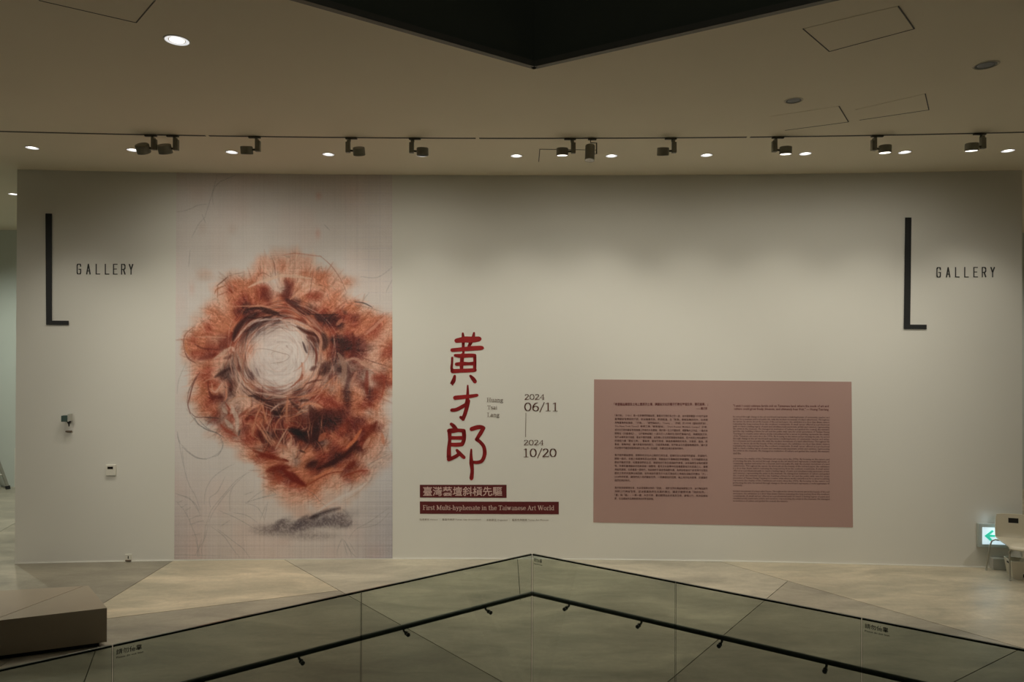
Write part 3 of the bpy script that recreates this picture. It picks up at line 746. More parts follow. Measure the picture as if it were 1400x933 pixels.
# ------------------------------------------------------------------ pink text panel
panel = sheet('text_panel', [(812.2, 519), (1164.2, 522.2), (1166.2, 721.5), (811.2, 714.7)], M['pink'], nx=24)
tag(panel, 'wide dusty pink wall panel with two columns of small dark text', 'text panel')
ph = Print(); ph2 = Print()
ph.text('「希望藉由雕塑及土地上豐厚的土壤，讓藝術文化的種子播散在每個生命，開花結果。」', 839.5, 550.8, 968, 555.2, 1, 0.01)
ph2.text('——黃才郎', 952, 556.8, 967, 560.6, 1, 0.01)
[tag(q_.build('heading_line', M['panelhead'], panel, 0.0045), kind='stuff') for q_ in (ph, ph2)]
zh = ['「黃才郎」（1950-）是一位享譽國際藝術家、集藝文行政於長才於一身，自年輕即展露1970年代以來',
 '臺灣藝術發展史的代表，則以繪畫見長，表現精湛。在「新象」專輯發展研究中，也長期',
 '推動臺灣美術基礎，「才情」、「建築與設計」「Oisoh」、（作家）於1979年《藝術家雜誌》、',
 'The New York Times》專欄之稱「觀看藝術」（Vera Renew: Multiple Canape）記者，',
 '從文化行政到藝術教育推廣工作者的人生歷程，勇於開一生之代藝術家，細膩動人之作品，一路走來',
 '關懷在《文藝春秋》，《才情美術館》一次又打入大眾的生活的樸實與內在，典藏開放交流，',
 '從不以專家身分自居，喜以平實的語彙，以及關心文化的底層藝術推廣者，從大地到土地永續時代',
 '的建設力量「藝術之美」，藝術家，藝術行政者，兼具推廣典範的角色，文建會、館長、策',
 '劃者，推動美術，讓大家看到他的努力，已經成為典範，他不斷以文化藝術推展城市，讓大家',
 '的記憶中不斷回到那單純的土地上的一生與愛，珍藏這些美好故事的時光。']
zh2 = ['黃才郎的藝術歷程，是精彩的文化人公務的行政生涯，從鄉村文化到城市的藝術，見證時代。',
 '國際一級的，本館之典藏展覽將由此開展，規劃設計多種動線的參觀體驗，也作為觀眾走進',
 '歷史不斷的交會，也豐富我們的生活，兼顧他的行政生涯與創作故事，以及與學生以後的關懷',
 '等。本展將臺灣藝術史的脈絡做一個整理，看見文化發展中的各種重要與文化官員之心，臺灣',
 '美術的源頭，也是書寫一個時代，他創辦許多基金會與雙年展，為美術從過去傳統到現代化階段',
 '歷史之旅的見證展出與回顧，近年來創作更見多元且沉潛自足之美與生活點滴的展出「才」。',
 '2024年的初夏，讓我們走入他的藝術世界，一同展開他的回憶，與土地同在的故事，珍藏屬於',
 '我們的美好時光。']
zh3 = ['黃才郎長期關懷社會，在此首個展出他的「回望」，是對世界的真誠與關懷之作，以行動與創作',
 '深耕三代美術教育，並以推廣為終生志業的展出，讓更多觀眾走進「他的世界」。',
 '「畫」與「藝」，一筆一畫，人生行旅，歡迎觀眾由此走進其生命，讀懂之外，再次回望與',
 '愛，在這裡與作品展開更美好的對話旅程。']
def block(lines, y, dy, x0, x1, hgt, lastw, seed, slope=0.009):
    for i, s in enumerate(lines):
        p = Print(); xe = x1 if i < len(lines)-1 else lastw
        p.text(s, x0, y+i*dy-hgt/2, xe, y+i*dy+hgt/2, 1, 0.006, slope=slope)
        tag(p.build('text_line', M['panelink'], panel, 0.0045), kind='stuff')
sl = 0.010
block(zh, 568.2, 4.95, 840.5, 967.5, 3.3, 935, 1, sl)
block(zh2, 622.5, 4.95, 840.3, 967.5, 3.3, 862, 2, sl)
block(zh3, 667.2, 4.95, 840.3, 967.5, 3.3, 894, 3, sl)
eh = Print(); eh2 = Print()
eh.text('"I wish I could cultivate fertile soil on Taiwanese land, where the seeds of art and', 1002.5, 553.2, 1133, 557.2, 1, 0.012, slope=0.004)
eh2.text('culture could grow freely, blossom, and ultimately bear fruit." — Huang Tsai-lang', 1003.3, 557.4, 1132.8, 561.6, 1, 0.012, slope=0.008)
[tag(q_.build('heading_line', M['panelhead'], panel, 0.0045), kind='stuff') for q_ in (eh, eh2)]
words = ('Huang Tsai-lang is a creative artist whose works remembered for a career in painting represents the vitality of the Taiwanese art scene since the 1970s. '
 'By focusing on the nature and promoting the arts, he served through change in the art world and represents a multi-hyphenate of community, teacher and writer for a museum and local '
 'public life, with the modern movement of a land called home. Throughout his career, he wrote about the beauty of the soil and paper, the exhibition is a door that draws visitors reviewing '
 'the long journey from the southern countryside. A small career offered as a professional path to reach a lasting legacy of paint and simultaneously passionate artists and '
 'curators, representing the artist in the museum. He managed an institution of culture and guided the council, the ministry and the city, building a future for art and the public with care '
 'for every generation of Taiwan ').split()
rnd = random.Random(5)
def eng(nl, y, lastw, seed):
    r = random.Random(seed); k = r.randrange(len(words))
    for i in range(nl):
        p = Print(); s = ''; tgt = 98 if i < nl-1 else int(98*(lastw-1002)/132)
        while len(s) < tgt: s += words[k % len(words)]+' '; k += 1
        p.text(s.strip(), 1002.3, y+i*3.32-1.5, 1134 if i < nl-1 else lastw, y+i*3.32+1.5, 1, 0.008, slope=0.009)
        tag(p.build('text_line', M['panelink'], panel, 0.0045), kind='stuff')
eng(16, 570.2, 1013, 1)
eng(12, 627.5, 1015, 2)
eng(5, 672.0, 1077, 3)

# ------------------------------------------------------------------ the printed flower drawing
def paint():
    X0, X1, Y0, Y1 = 237.0, 538.0, 233.0, 767.0
    S = 1.30                                  # samples per photo pixel
    W, Hh = int((X1-X0)*S), int((Y1-Y0)*S)
    xs = X0+(np.arange(W)+.5)/S; ys = Y0+(np.arange(Hh)+.5)/S
    rs = np.random.RandomState(7)
    def noise(cell, seed, aniso=(1, 1)):
        r = np.random.RandomState(seed); nx = int(W/(cell*aniso[0]))+3; ny = int(Hh/(cell*aniso[1]))+3
        g = r.rand(ny, nx)
        fx = np.arange(W)/(cell*aniso[0]); fy = np.arange(Hh)/(cell*aniso[1])
        ix = fx.astype(int); iy = fy.astype(int); tx = fx-ix; ty = fy-iy
        tx = tx*tx*(3-2*tx); ty = ty*ty*(3-2*ty)
        a = g[iy][:, ix]; b = g[iy][:, ix+1]; c = g[iy+1][:, ix]; d = g[iy+1][:, ix+1]
        return (a*(1-tx)+b*tx)*(1-ty)[:, None]+(c*(1-tx)+d*tx)*ty[:, None]
    PAL = {'.': (173, 161, 150), 'a': (171, 146, 130), 'w': (177, 161, 149), 'p': (176, 133, 112), 'o': (160, 103, 79), 'r': (130, 68, 52),
           'b': (94, 50, 42), 'd': (58, 36, 34), 'g': (134, 107, 94)}
    G = '''
..............................
.............aaap.............
...........pppppppp...........
..........apppoppppa a........
...aa..aaapopapppoooopa.......
......aoooopawprpppooppoa.....
.....pprooorraabopppoppa......
.....apoororbprbporrpooa......
....apporbroroordoppoopooa....
...aoopobddboorrobdrrorooppa..
..aapooorrbbdbdgorobddbrboooop
..aoroooorddgdggaaorbbdorooropp
.aooroorrdgdggawwabbororoorrppp
.orooprrrggagawwwagdoddbbboppop
.ooorrbrppopwwwwwadgobbddbgporo
.prrbrppgoowwwawwwggobdrbbpprro
.appoppggpaawwwwwwwgpdggbpppopp
..porpgdgggggwwwwwapdgdggbgpgoop
..prrpdggadgwwwwwopogbggbgarrop
..porrpbgaoaawwwaoppgopgpbpgbroa
..aooopdpggbgbgpdgbrogodopdroa
.aoorbbgppgdgggpbprrrrodoobrp.
..aorogpgppoddgobpporrrborroa.
..aoorgrgobrrddorgbbbbbbooaoa.
...agbgrprroobborrbddddrbbopp.
.....argpborbrbrbbddbdrrbrrbp.
....aaprgrrbpdbrddddrorbobooa.
......apprrodobpbrbdgroobropp.
........apogrbpppoobobrrdbppa.
........aporrrppgoorrbdbopppaa
...........poorpgodbbdrobpaaa.
...........aobbroorboooborpa..
............prrbrooooppropa...
............poprrroopppaaa....
............aappppopaaa.a.....
..............apppapaa.a......
...............aaa.aa.a.......
................aaa...........
..............................'''.strip('\n').split('\n')
    rows = 39; cols = 30
    g = np.zeros((rows+2, cols+2, 3))
    for j in range(-1, rows+1):
        line = G[min(max(j, 0), rows-1)].replace(' ', '.')
        line = (line+'.'*cols)[:cols]
        for i in range(-1, cols+1): g[j+1, i+1] = PAL[line[min(max(i, 0), cols-1)]]
    # sample with warping
    XX, YY = np.meshgrid(xs, ys)
    wx = (noise(7, 1)-.5)*4+(noise(3, 2)-.5)*2.5; wy = (noise(7, 3)-.5)*4+(noise(3, 4)-.5)*2.5
    U = np.clip((XX+wx-245)/10+1, 0, cols+0.999); V = np.clip((YY+wy-335)/10+1, 0, rows+0.999)
    def samp(U, V):
        iu = U.astype(int); iv = V.astype(int); tu = (U-iu)[..., None]; tv = (V-iv)[..., None]
        iu = np.clip(iu, 0, cols); iv = np.clip(iv, 0, rows)
        return (g[iv, iu]*(1-tu)+g[iv, iu+1]*tu)*(1-tv)+(g[iv+1, iu]*(1-tu)+g[iv+1, iu+1]*tu)*tv
    img = samp(U, V)
    def blur(a, n):
        for ax_ in (0, 1):
            c_ = np.cumsum(np.concatenate([np.repeat(a.take([0], ax_), n+1, ax_), a, np.repeat(a.take([-1], ax_), n, ax_)], ax_), ax_)
            k_ = a.shape[ax_]
            a = (c_.take(range(2*n+1, 2*n+1+k_), ax_)-c_.take(range(0, k_), ax_))/(2*n+1)
        return a
    img = img*0.3+blur(blur(img, 3), 3)*0.7
    paper = np.array(PAL['.'], float)
    pig = np.clip((paper[1]-img[..., 1])/60.0, 0, 1)      # pigment amount
    # paper tints
    tint = (noise(60, 11)-.5)*5+(noise(22, 12)-.5)*3
    img += tint[..., None]*np.array([0.6, 0.8, 0.9])
    pk = np.clip(noise(40, 13)-.45, 0, 1)[..., None]*np.array([8, -5, -7]); img += pk*(1-pig[..., None])*0.6
    edge = np.clip((XX-470)/66, 0, 1)*np.clip((YY-560)/160, 0, 1); img += edge[..., None]*np.array([-20, -15, -8])
    edge2 = np.clip((300-XX)/60, 0, 1)*np.clip((YY-600)/120, 0, 1); img += edge2[..., None]*np.array([-9, -10, -8])
    low = np.clip((YY-640)/110, 0, 1); img += low[..., None]*np.array([-6, -9, -9])
    def stroke(pts, w_, col, al, soft=0.7, rough=0.0, taper=True, smooth=True):
        pts = [(float(a), float(b)) for a, b in pts]
        if smooth and len(pts) > 2:
            o = []; m_ = len(pts)
            for i in range(m_-1):
                p0 = pts[max(i-1, 0)]; p1 = pts[i]; p2 = pts[i+1]; p3 = pts[min(i+2, m_-1)]
                for k in range(4):
                    t = k/4
                    o.append(tuple(0.5*((2*p1[j])+(-p0[j]+p2[j])*t+(2*p0[j]-5*p1[j]+4*p2[j]-p3[j])*t*t+(-p0[j]+3*p1[j]-3*p2[j]+p3[j])*t**3) for j in (0, 1)))
            o.append(pts[-1]); pts = o
        L = [0]
        for a, b in zip(pts[:-1], pts[1:]): L.append(L[-1]+math.hypot(b[0]-a[0], b[1]-a[1]))
        T = L[-1] or 1
        m = w_/2+soft+1
        x0 = min(p[0] for p in pts)-m; x1 = max(p[0] for p in pts)+m; y0 = min(p[1] for p in pts)-m; y1 = max(p[1] for p in pts)+m
        i0 = max(int((x0-X0)*S), 0); i1 = min(int((x1-X0)*S)+1, W); j0 = max(int((y0-Y0)*S), 0); j1 = min(int((y1-Y0)*S)+1, Hh)
        if i1 <= i0 or j1 <= j0: return
        A = np.zeros((j1-j0, i1-i0)); gx = xs[i0:i1][None, :]; gy = ys[j0:j1][:, None]
        for k, (a, b) in enumerate(zip(pts[:-1], pts[1:])):
            dx, dy = b[0]-a[0], b[1]-a[1]; l2 = dx*dx+dy*dy+1e-9
            t = np.clip(((gx-a[0])*dx+(gy-a[1])*dy)/l2, 0, 1)
            d = np.hypot(gx-a[0]-t*dx, gy-a[1]-t*dy)
            ww = w_/2
            if taper:
                s_ = (L[k]+t*(L[k+1]-L[k]))/T; ww = ww*(0.25+0.75*np.sqrt(np.clip(np.sin(np.pi*np.clip(s_, .02, .98)), 0, 1)))
            A = np.maximum(A, np.clip((ww+soft-d)/(2*soft), 0, 1))
        A = A*al
        if rough: A *= 1-rough*rs.rand(*A.shape)
        A = A[..., None]
        sub = img[j0:j1, i0:i1]; sub[:] = sub*(1-A)+np.array(col, float)*A
    for x, y, rx_, ry_, c, al in [(383, 487, 37, 42, (178, 162, 151), .75), (368, 505, 26, 22, (172, 154, 144), .4)]:
        m_ = np.clip(1.25*np.exp(-(((XX-x)/rx_)**2+((YY-y)/ry_)**2)**2), 0, 1)*al; img[:] = img*(1-m_[..., None])+np.array(c, float)*m_[..., None]
    pig = np.clip((paper[1]-img[..., 1])/60.0, 0, 1)
    # --- random hatch along a flow field, colours taken from the underpainting
    nxc, nyc = 383., 488.
    base = img.copy()
    for k in range(11000):
        x = 246+rs.rand()*290; y = 340+rs.rand()*365
        i = min(int((x-X0)*S), W-1); j = min(int((y-Y0)*S), Hh-1)
        pg = pig[j, i]
        dx, dy = (x-nxc)/1.0, (y-nyc)/1.08; r = math.hypot(dx, dy)
        if pg < 0.34 and r > 48: continue
        th = math.atan2(dy, dx)
        if r < 78: ang = th+math.pi/2+rs.randn()*0.22
        elif y > 540 and r < 120: ang = th+rs.randn()*0.8
        elif y > 600: ang = th+math.pi/2+rs.randn()*0.35-0.1
        else: ang = th+rs.randn()*0.35 if rs.rand() < .6 else th+math.pi/2+rs.randn()*0.4
        ln = 3+rs.rand()*(12 if r < 85 else 10); w_ = 0.5+rs.rand()*1.3
        c = base[j, i].copy()
        inner = r < 43
        if inner: dl = rs.choice([-16, -8, 12, 16]); al = 0.3
        else:
            dl = rs.choice([-38, -24, 22, 34]); al = 0.30+0.22*rs.rand()
        c = c+dl*np.array([1.0, 0.85, 0.8]); c = np.clip(c, 34, 190)
        ex, ey = math.cos(ang)*ln/2, math.sin(ang)*ln/2
        cv = rs.randn()*ln*0.10
        if r < 78: # bend along the circle
            kk = ln*ln/(8*max(r, 20)); mx, my = x+math.cos(th)*kk, y+math.sin(th)*kk
        else: mx, my = x-math.sin(ang)*cv, y+math.cos(ang)*cv
        stroke([(x-ex, y-ey), (mx, my), (x+ex, y+ey)], w_, c, al, 0.5, 0.3, True, False)
    # long arcs round the pale nest
    for k in range(260):
        rr = 41+rs.rand()**1.4*30; a0 = rs.rand()*2*math.pi; ln = 0.35+rs.rand()*1.3
        low_ = math.sin(a0) > 0.2
        pts = []
        dr = rs.randn()*8; jx, jy = rs.randn()*5, rs.randn()*5
        for q_ in range(6):
            a_ = a0+ln*q_/5; r_ = rr+dr*q_/5
            pts.append((383+jx+r_*math.cos(a_)*1.0, 488+jy+r_*math.sin(a_)*1.04))
        if rr < 47: c = [(140, 108, 96), (182, 160, 148), (172, 140, 124)][rs.randint(3)]; al = .4
        else: c = [(72, 44, 40), (104, 56, 44), (172, 130, 110), (182, 148, 130), (140, 84, 64)][rs.randint(5)]; al = .55
        stroke(pts, 0.6+rs.rand()*1.6, c, al*.8, .6, .3, True, True)
    for k in range(230):
        rr = 6+rs.rand()*36; a0 = rs.rand()*2*math.pi; ln = 0.2+rs.rand()*.6; qx, qy = rs.randn()*6, rs.randn()*6; pts = [(381+qx+(rr+q_*rs.rand())*math.cos(a0+ln*q_/3), 488+qy+(rr+q_*rs.rand())*1.08*math.sin(a0+ln*q_/3)) for q_ in range(4)]
        stroke(pts, 0.6+rs.rand()*2.0, [(142, 116, 106), (188, 174, 164), (184, 166, 154), (164, 134, 118)][rs.randint(4)], .24, .8, .3)
    # long sweeping petal strokes
    for k in range(900):
        x = 252+rs.rand()*284; y = 345+rs.rand()*335
        i = min(int((x-X0)*S), W-1); j = min(int((y-Y0)*S), Hh-1)
        dx, dy = x-nxc, y-nyc; r = math.hypot(dx, dy)
        if pig[j, i] < .35 or r < 82: continue
        th = math.atan2(dy, dx)
        if y > 600: th += 1.35 if rs.rand() < .8 else 0
        th += rs.randn()*.22; ln = 14+rs.rand()*26; cv = rs.randn()*4
        c = base[j, i]+rs.choice([-34, -22, 20, 30])*np.array([1, .9, .85])
        ex, ey = math.cos(th)*ln/2, math.sin(th)*ln/2
        stroke([(x-ex, y-ey), (x-math.sin(th)*cv, y+math.cos(th)*cv), (x+ex, y+ey)], 0.8+rs.rand()*2.2, np.clip(c, 34, 188), .33, .8, .3, True, True)
    # tangle of pale fibres under the nest
    for k in range(46):
        x = 338+rs.rand()*105; y = 545+rs.rand()*72; th = math.pi/2+rs.randn()*.75; ln = 14+rs.rand()*22; cv = rs.randn()*4
        ex, ey = math.cos(th)*ln/2, math.sin(th)*ln/2; pts = [(x-ex, y-ey), (x-math.sin(th)*cv, y+math.cos(th)*cv), (x+ex, y+ey)]
        stroke([(a+1.3, b+.6) for a, b in pts], 2.4, (70, 38, 32), .4, .8, .2)
        stroke(pts, 0.9+rs.rand()*.9, [(158, 108, 84), (150, 96, 76), (162, 124, 104)][rs.randint(3)], .6, .5, .2)
    # fine speckled hatch on right petal and lower petal
    for k in range(2600):
        x = 440+rs.rand()*96; y = 415+rs.rand()*220
        i = min(int((x-X0)*S), W-1); j = min(int((y-Y0)*S), Hh-1)
        if pig[j, i] < .3: continue
        a = -0.75+rs.randn()*.25 if y < 500 else rs.choice([0.02, 1.5, -0.6])+rs.randn()*.15
        ln = 2+rs.rand()*5; c = base[j, i]+rs.choice([-45, -30, 28])
        stroke([(x-math.cos(a)*ln/2, y-math.sin(a)*ln/2), (x+math.cos(a)*ln/2, y+math.sin(a)*ln/2)], 0.7, np.clip(c, 34, 190), 0.4, .45, .3, True, False)
    # --- named strokes; several local frames
    def fr(ox, oy, s_): return lambda pts: [(ox+a/s_, oy+b/s_) for a, b in pts]
    A1 = fr(340, 530, 9.33); N1 = fr(340, 430, 9.33); C1 = fr(235, 400, 5.18); D1 = fr(385, 400, 5.18); E1 = fr(235, 570, 4.665); F1 = fr(385, 570, 4.665)
    Aa = fr(235, 230, 5.18); Bb = fr(385, 230, 5.18); T0 = fr(340, 330, 9.33); H1 = fr(240, 330, 9.33); J1 = fr(240, 430, 9.33); K1 = fr(240, 530, 9.33)
    R1 = fr(440, 490, 9.33); S1 = fr(340, 670, 7.0); Q1 = fr(340, 620, 9.33)
    dk = (52, 34, 32); dk2 = (78, 44, 38); rd = (104, 42, 30); lt = (170, 122, 98); lt2 = (160, 108, 84); pl = (176, 142, 124); gy = (112, 92, 84)
    # dark masses
    for f_, pts, w_, c, al in [
        (T0, [(470, 510), (500, 600), (460, 700), (520, 780)], 9, (86, 48, 42), .55), (T0, [(560, 520), (520, 620)], 6, (96, 52, 44), .5),
        (T0, [(180, 600), (230, 680), (260, 770)], 11, (98, 50, 40), .55), (T0, [(480, 740), (580, 800), (680, 890), (760, 933)], 6, (66, 44, 42), .65),
        (T0, [(0, 870), (120, 850), (250, 880), (380, 925)], 4.2, dk, .8), (T0, [(0, 925), (150, 905), (330, 930)], 3, dk2, .6),
        (C1, [(430, 335), (465, 255), (520, 190), (600, 150)], 7, dk, .75), (C1, [(520, 280), (600, 235), (700, 180)], 4, dk, .6), (C1, [(640, 130), (770, 165)], 4, dk, .7),
        (J1, [(740, 330), (770, 220), (830, 140), (933, 60)], 8, (62, 38, 36), .6),
        (J1, [(300, 570), (420, 540), (520, 500)], 6, (96, 46, 38), .6), (J1, [(250, 380), (340, 430), (450, 440), (560, 450)], 3, (88, 44, 38), .55),
        (J1, [(560, 300), (640, 330), (700, 360)], 14, (104, 62, 52), .5), (J1, [(420, 330), (480, 420)], 12, (112, 64, 52), .35),
        (J1, [(500, 800), (580, 750), (680, 690)], 5, dk, .6), (J1, [(620, 560), (720, 530)], 5, dk2, .5), (J1, [(660, 760), (720, 900)], 5, (72, 54, 50), .5), (J1, [(800, 640), (820, 720)], 5, dk2, .5),
        (N1, [(620, 160), (720, 220), (860, 275)], 4.5, (66, 36, 30), .8), (N1, [(690, 350), (720, 430), (742, 490)], 2.8, (70, 52, 50), .8), (N1, [(750, 290), (860, 345)], 5, dk2, .6),
        (N1, [(0, 215), (80, 165), (170, 95)], 4, (84, 66, 62), .75), (N1, [(0, 40), (100, 50), (220, 35), (340, 10)], 3, dk, .7), (N1, [(300, 122), (390, 92)], 2.4, (96, 78, 72), .75),
        (N1, [(180, 210), (250, 150)], 2, (110, 88, 80), .6), (N1, [(200, 260), (300, 215), (400, 160), (520, 200)], 1.4, (128, 102, 92), .6),
        (N1, [(680, 620), (692, 720), (660, 830), (540, 925)], 2.8, (126, 70, 52), .75), (N1, [(850, 430), (865, 520), (850, 640)], 3, (96, 46, 36), .7), (N1, [(790, 710), (860, 670)], 6, (78, 50, 46), .7),
        (N1, [(0, 690), (30, 760), (60, 830)], 3.5, (84, 62, 60), .7), (N1, [(90, 690), (130, 780)], 2.6, (110, 88, 84), .5), (N1, [(860, 0), (900, 60), (933, 90)], 8, dk, .6),
        (N1, [(620, 60), (700, 90), (750, 130)], 5, (96, 50, 40), .7), (N1, [(730, 890), (850, 850), (933, 840)], 3, dk2, .6), (N1, [(900, 760), (933, 740)], 8, dk, .5),
        (A1, [(0, 110), (90, 110), (200, 165), (300, 150)], 3.6, dk, .7), (A1, [(330, 350), (400, 310), (440, 250)], 7, dk, .75), (A1, [(540, 530), (620, 580), (740, 690)], 9, (42, 30, 30), .75),
        (A1, [(740, 690), (840, 640), (880, 520)], 9, (50, 34, 32), .6), (A1, [(640, 170), (760, 160)], 4, dk, .6), (A1, [(780, 250), (840, 350), (820, 480)], 10, (60, 36, 32), .6),
        (A1, [(120, 560), (170, 650), (190, 700)], 7, (74, 34, 28), .75), (A1, [(200, 560), (260, 600)], 4, dk, .7), (A1, [(220, 180), (300, 190), (400, 180)], 6, dk2, .5),
        (A1, [(20, 370), (60, 400)], 5, (96, 38, 28), .6), (A1, [(400, 690), (440, 640)], 3, dk, .5), (A1, [(640, 800), (720, 830)], 3, dk, .6),
        (D1, [(290, 290), (310, 350), (300, 400)], 9, (54, 38, 36), .7), (D1, [(430, 330), (425, 400)], 8, (60, 42, 38), .65), (D1, [(505, 290), (515, 400), (470, 480)], 5, (84, 42, 36), .7),
        (D1, [(240, 170), (300, 190)], 8, (66, 44, 42), .6), (D1, [(440, 130), (460, 150)], 6, (80, 52, 44), .6), (D1, [(280, 540), (320, 510), (300, 580)], 9, (66, 42, 38), .6),
        (D1, [(470, 520), (480, 600), (450, 700)], 6, (78, 48, 44), .6), (D1, [(605, 560), (600, 660), (605, 720)], 6, (104, 44, 34), .65), (D1, [(640, 600), (700, 640), (650, 720)], 12, (118, 56, 42), .5),
        (D1, [(30, 60), (100, 110), (160, 155)], 4, dk2, .6), (D1, [(150, 150), (280, 158), (400, 155)], 1.6, dk, .7), (D1, [(520, 68), (580, 76), (640, 105)], 1.8, (74, 62, 58), .8),
        (D1, [(0, 190), (60, 180), (140, 200)], 2.5, rd, .6), (D1, [(700, 560), (730, 640), (700, 760)], 3, (128, 64, 48), .5),
        (D1, [(10, 800), (140, 900), (300, 860), (420, 850)], 16, (66, 38, 34), .45), (D1, [(60, 760), (150, 860)], 5, dk, .5),
        (F1, [(50, 90), (90, 100), (150, 110)], 9, (40, 30, 30), .7), (F1, [(120, 200), (200, 140), (260, 80)], 9, (70, 40, 36), .5),
        (F1, [(480, 160), (430, 225), (330, 290), (230, 335)], 6.5, (60, 32, 26), .85), (F1, [(605, 35), (570, 90), (500, 160)], 7, (92, 40, 30), .65), (F1, [(420, 30), (440, 90)], 8, (84, 42, 34), .6),
        (F1, [(520, 80), (570, 60)], 7, (100, 44, 32), .5), (F1, [(200, 290), (150, 330)], 6, (70, 36, 30), .6), (F1, [(0, 335), (60, 380), (150, 440)], 7, (100, 40, 28), .75),
        (F1, [(420, 330), (460, 290)], 8, (92, 38, 28), .75), (F1, [(400, 350), (300, 365), (180, 430)], 1.8, (110, 50, 36), .7), (F1, [(550, 346), (480, 350), (390, 385)], 2.4, (116, 52, 38), .7),
        (F1, [(410, 400), (440, 410)], 3.5, (124, 84, 72), .6), (F1, [(250, 380), (180, 430), (80, 460)], 2.5, (130, 66, 46), .5),
        (E1, [(610, 345), (680, 325), (746, 325)], 8, (96, 38, 28), .75), (E1, [(520, 215), (610, 250), (740, 285)], 5, (100, 42, 30), .65), (E1, [(660, 350), (700, 400)], 8, (124, 58, 42), .5),
        (Q1, [(130, 30), (240, 30), (330, 60)], 7, (104, 44, 32), .6), (Q1, [(480, 260), (560, 330), (720, 410)], 6, (98, 40, 30), .75), (Q1, [(340, 280), (380, 340), (390, 400)], 5, (130, 66, 50), .5),
        (Q1, [(430, 70), (500, 100)], 2.5, (92, 38, 30), .7), (Q1, [(790, 150), (870, 110)], 7, (60, 36, 32), .7), (Q1, [(540, 240), (640, 330)], 4, (90, 38, 30), .5),
        (K1, [(430, 60), (470, 120), (600, 130)], 5, (86, 42, 36), .7), (K1, [(560, 80), (590, 140)], 6, (76, 40, 34), .6), (K1, [(640, 200), (700, 300), (770, 440)], 2.6, (116, 56, 44), .7),
        (K1, [(580, 480), (640, 540), (780, 620)], 4, (130, 66, 52), .7), (K1, [(690, 30), (720, 20)], 5, dk2, .6), (K1, [(800, 380), (900, 300)], 4, (110, 52, 40), .5), (K1, [(890, 410), (933, 400)], 5, (84, 38, 30), .7),
        (K1, [(380, 385), (480, 390), (560, 400)], 2, (84, 60, 54), .8), (K1, [(820, 540), (800, 610)], 2, (80, 64, 58), .7), (K1, [(690, 680), (800, 690), (933, 690)], 1.6, (130, 76, 62), .6),
        (H1, [(525, 570), (600, 510), (670, 450)], 1.6, (104, 70, 56), .85), (H1, [(670, 450), (750, 425), (860, 400)], 1.1, (140, 108, 92), .7), (H1, [(500, 670), (530, 610), (640, 560)], 1.8, (134, 84, 60), .7),
        (H1, [(540, 570), (535, 720)], 1.2, (130, 80, 56), .7), (H1, [(680, 600), (720, 660)], 2.2, (116, 58, 40), .7), (H1, [(550, 690), (640, 650)], 1.8, (138, 82, 62), .6), (H1, [(860, 830), (933, 790)], 8, (74, 44, 38), .6)]:
        stroke(f_(pts), w_, c, min(al*1.08, .95), max(.6, w_*.25), .2)
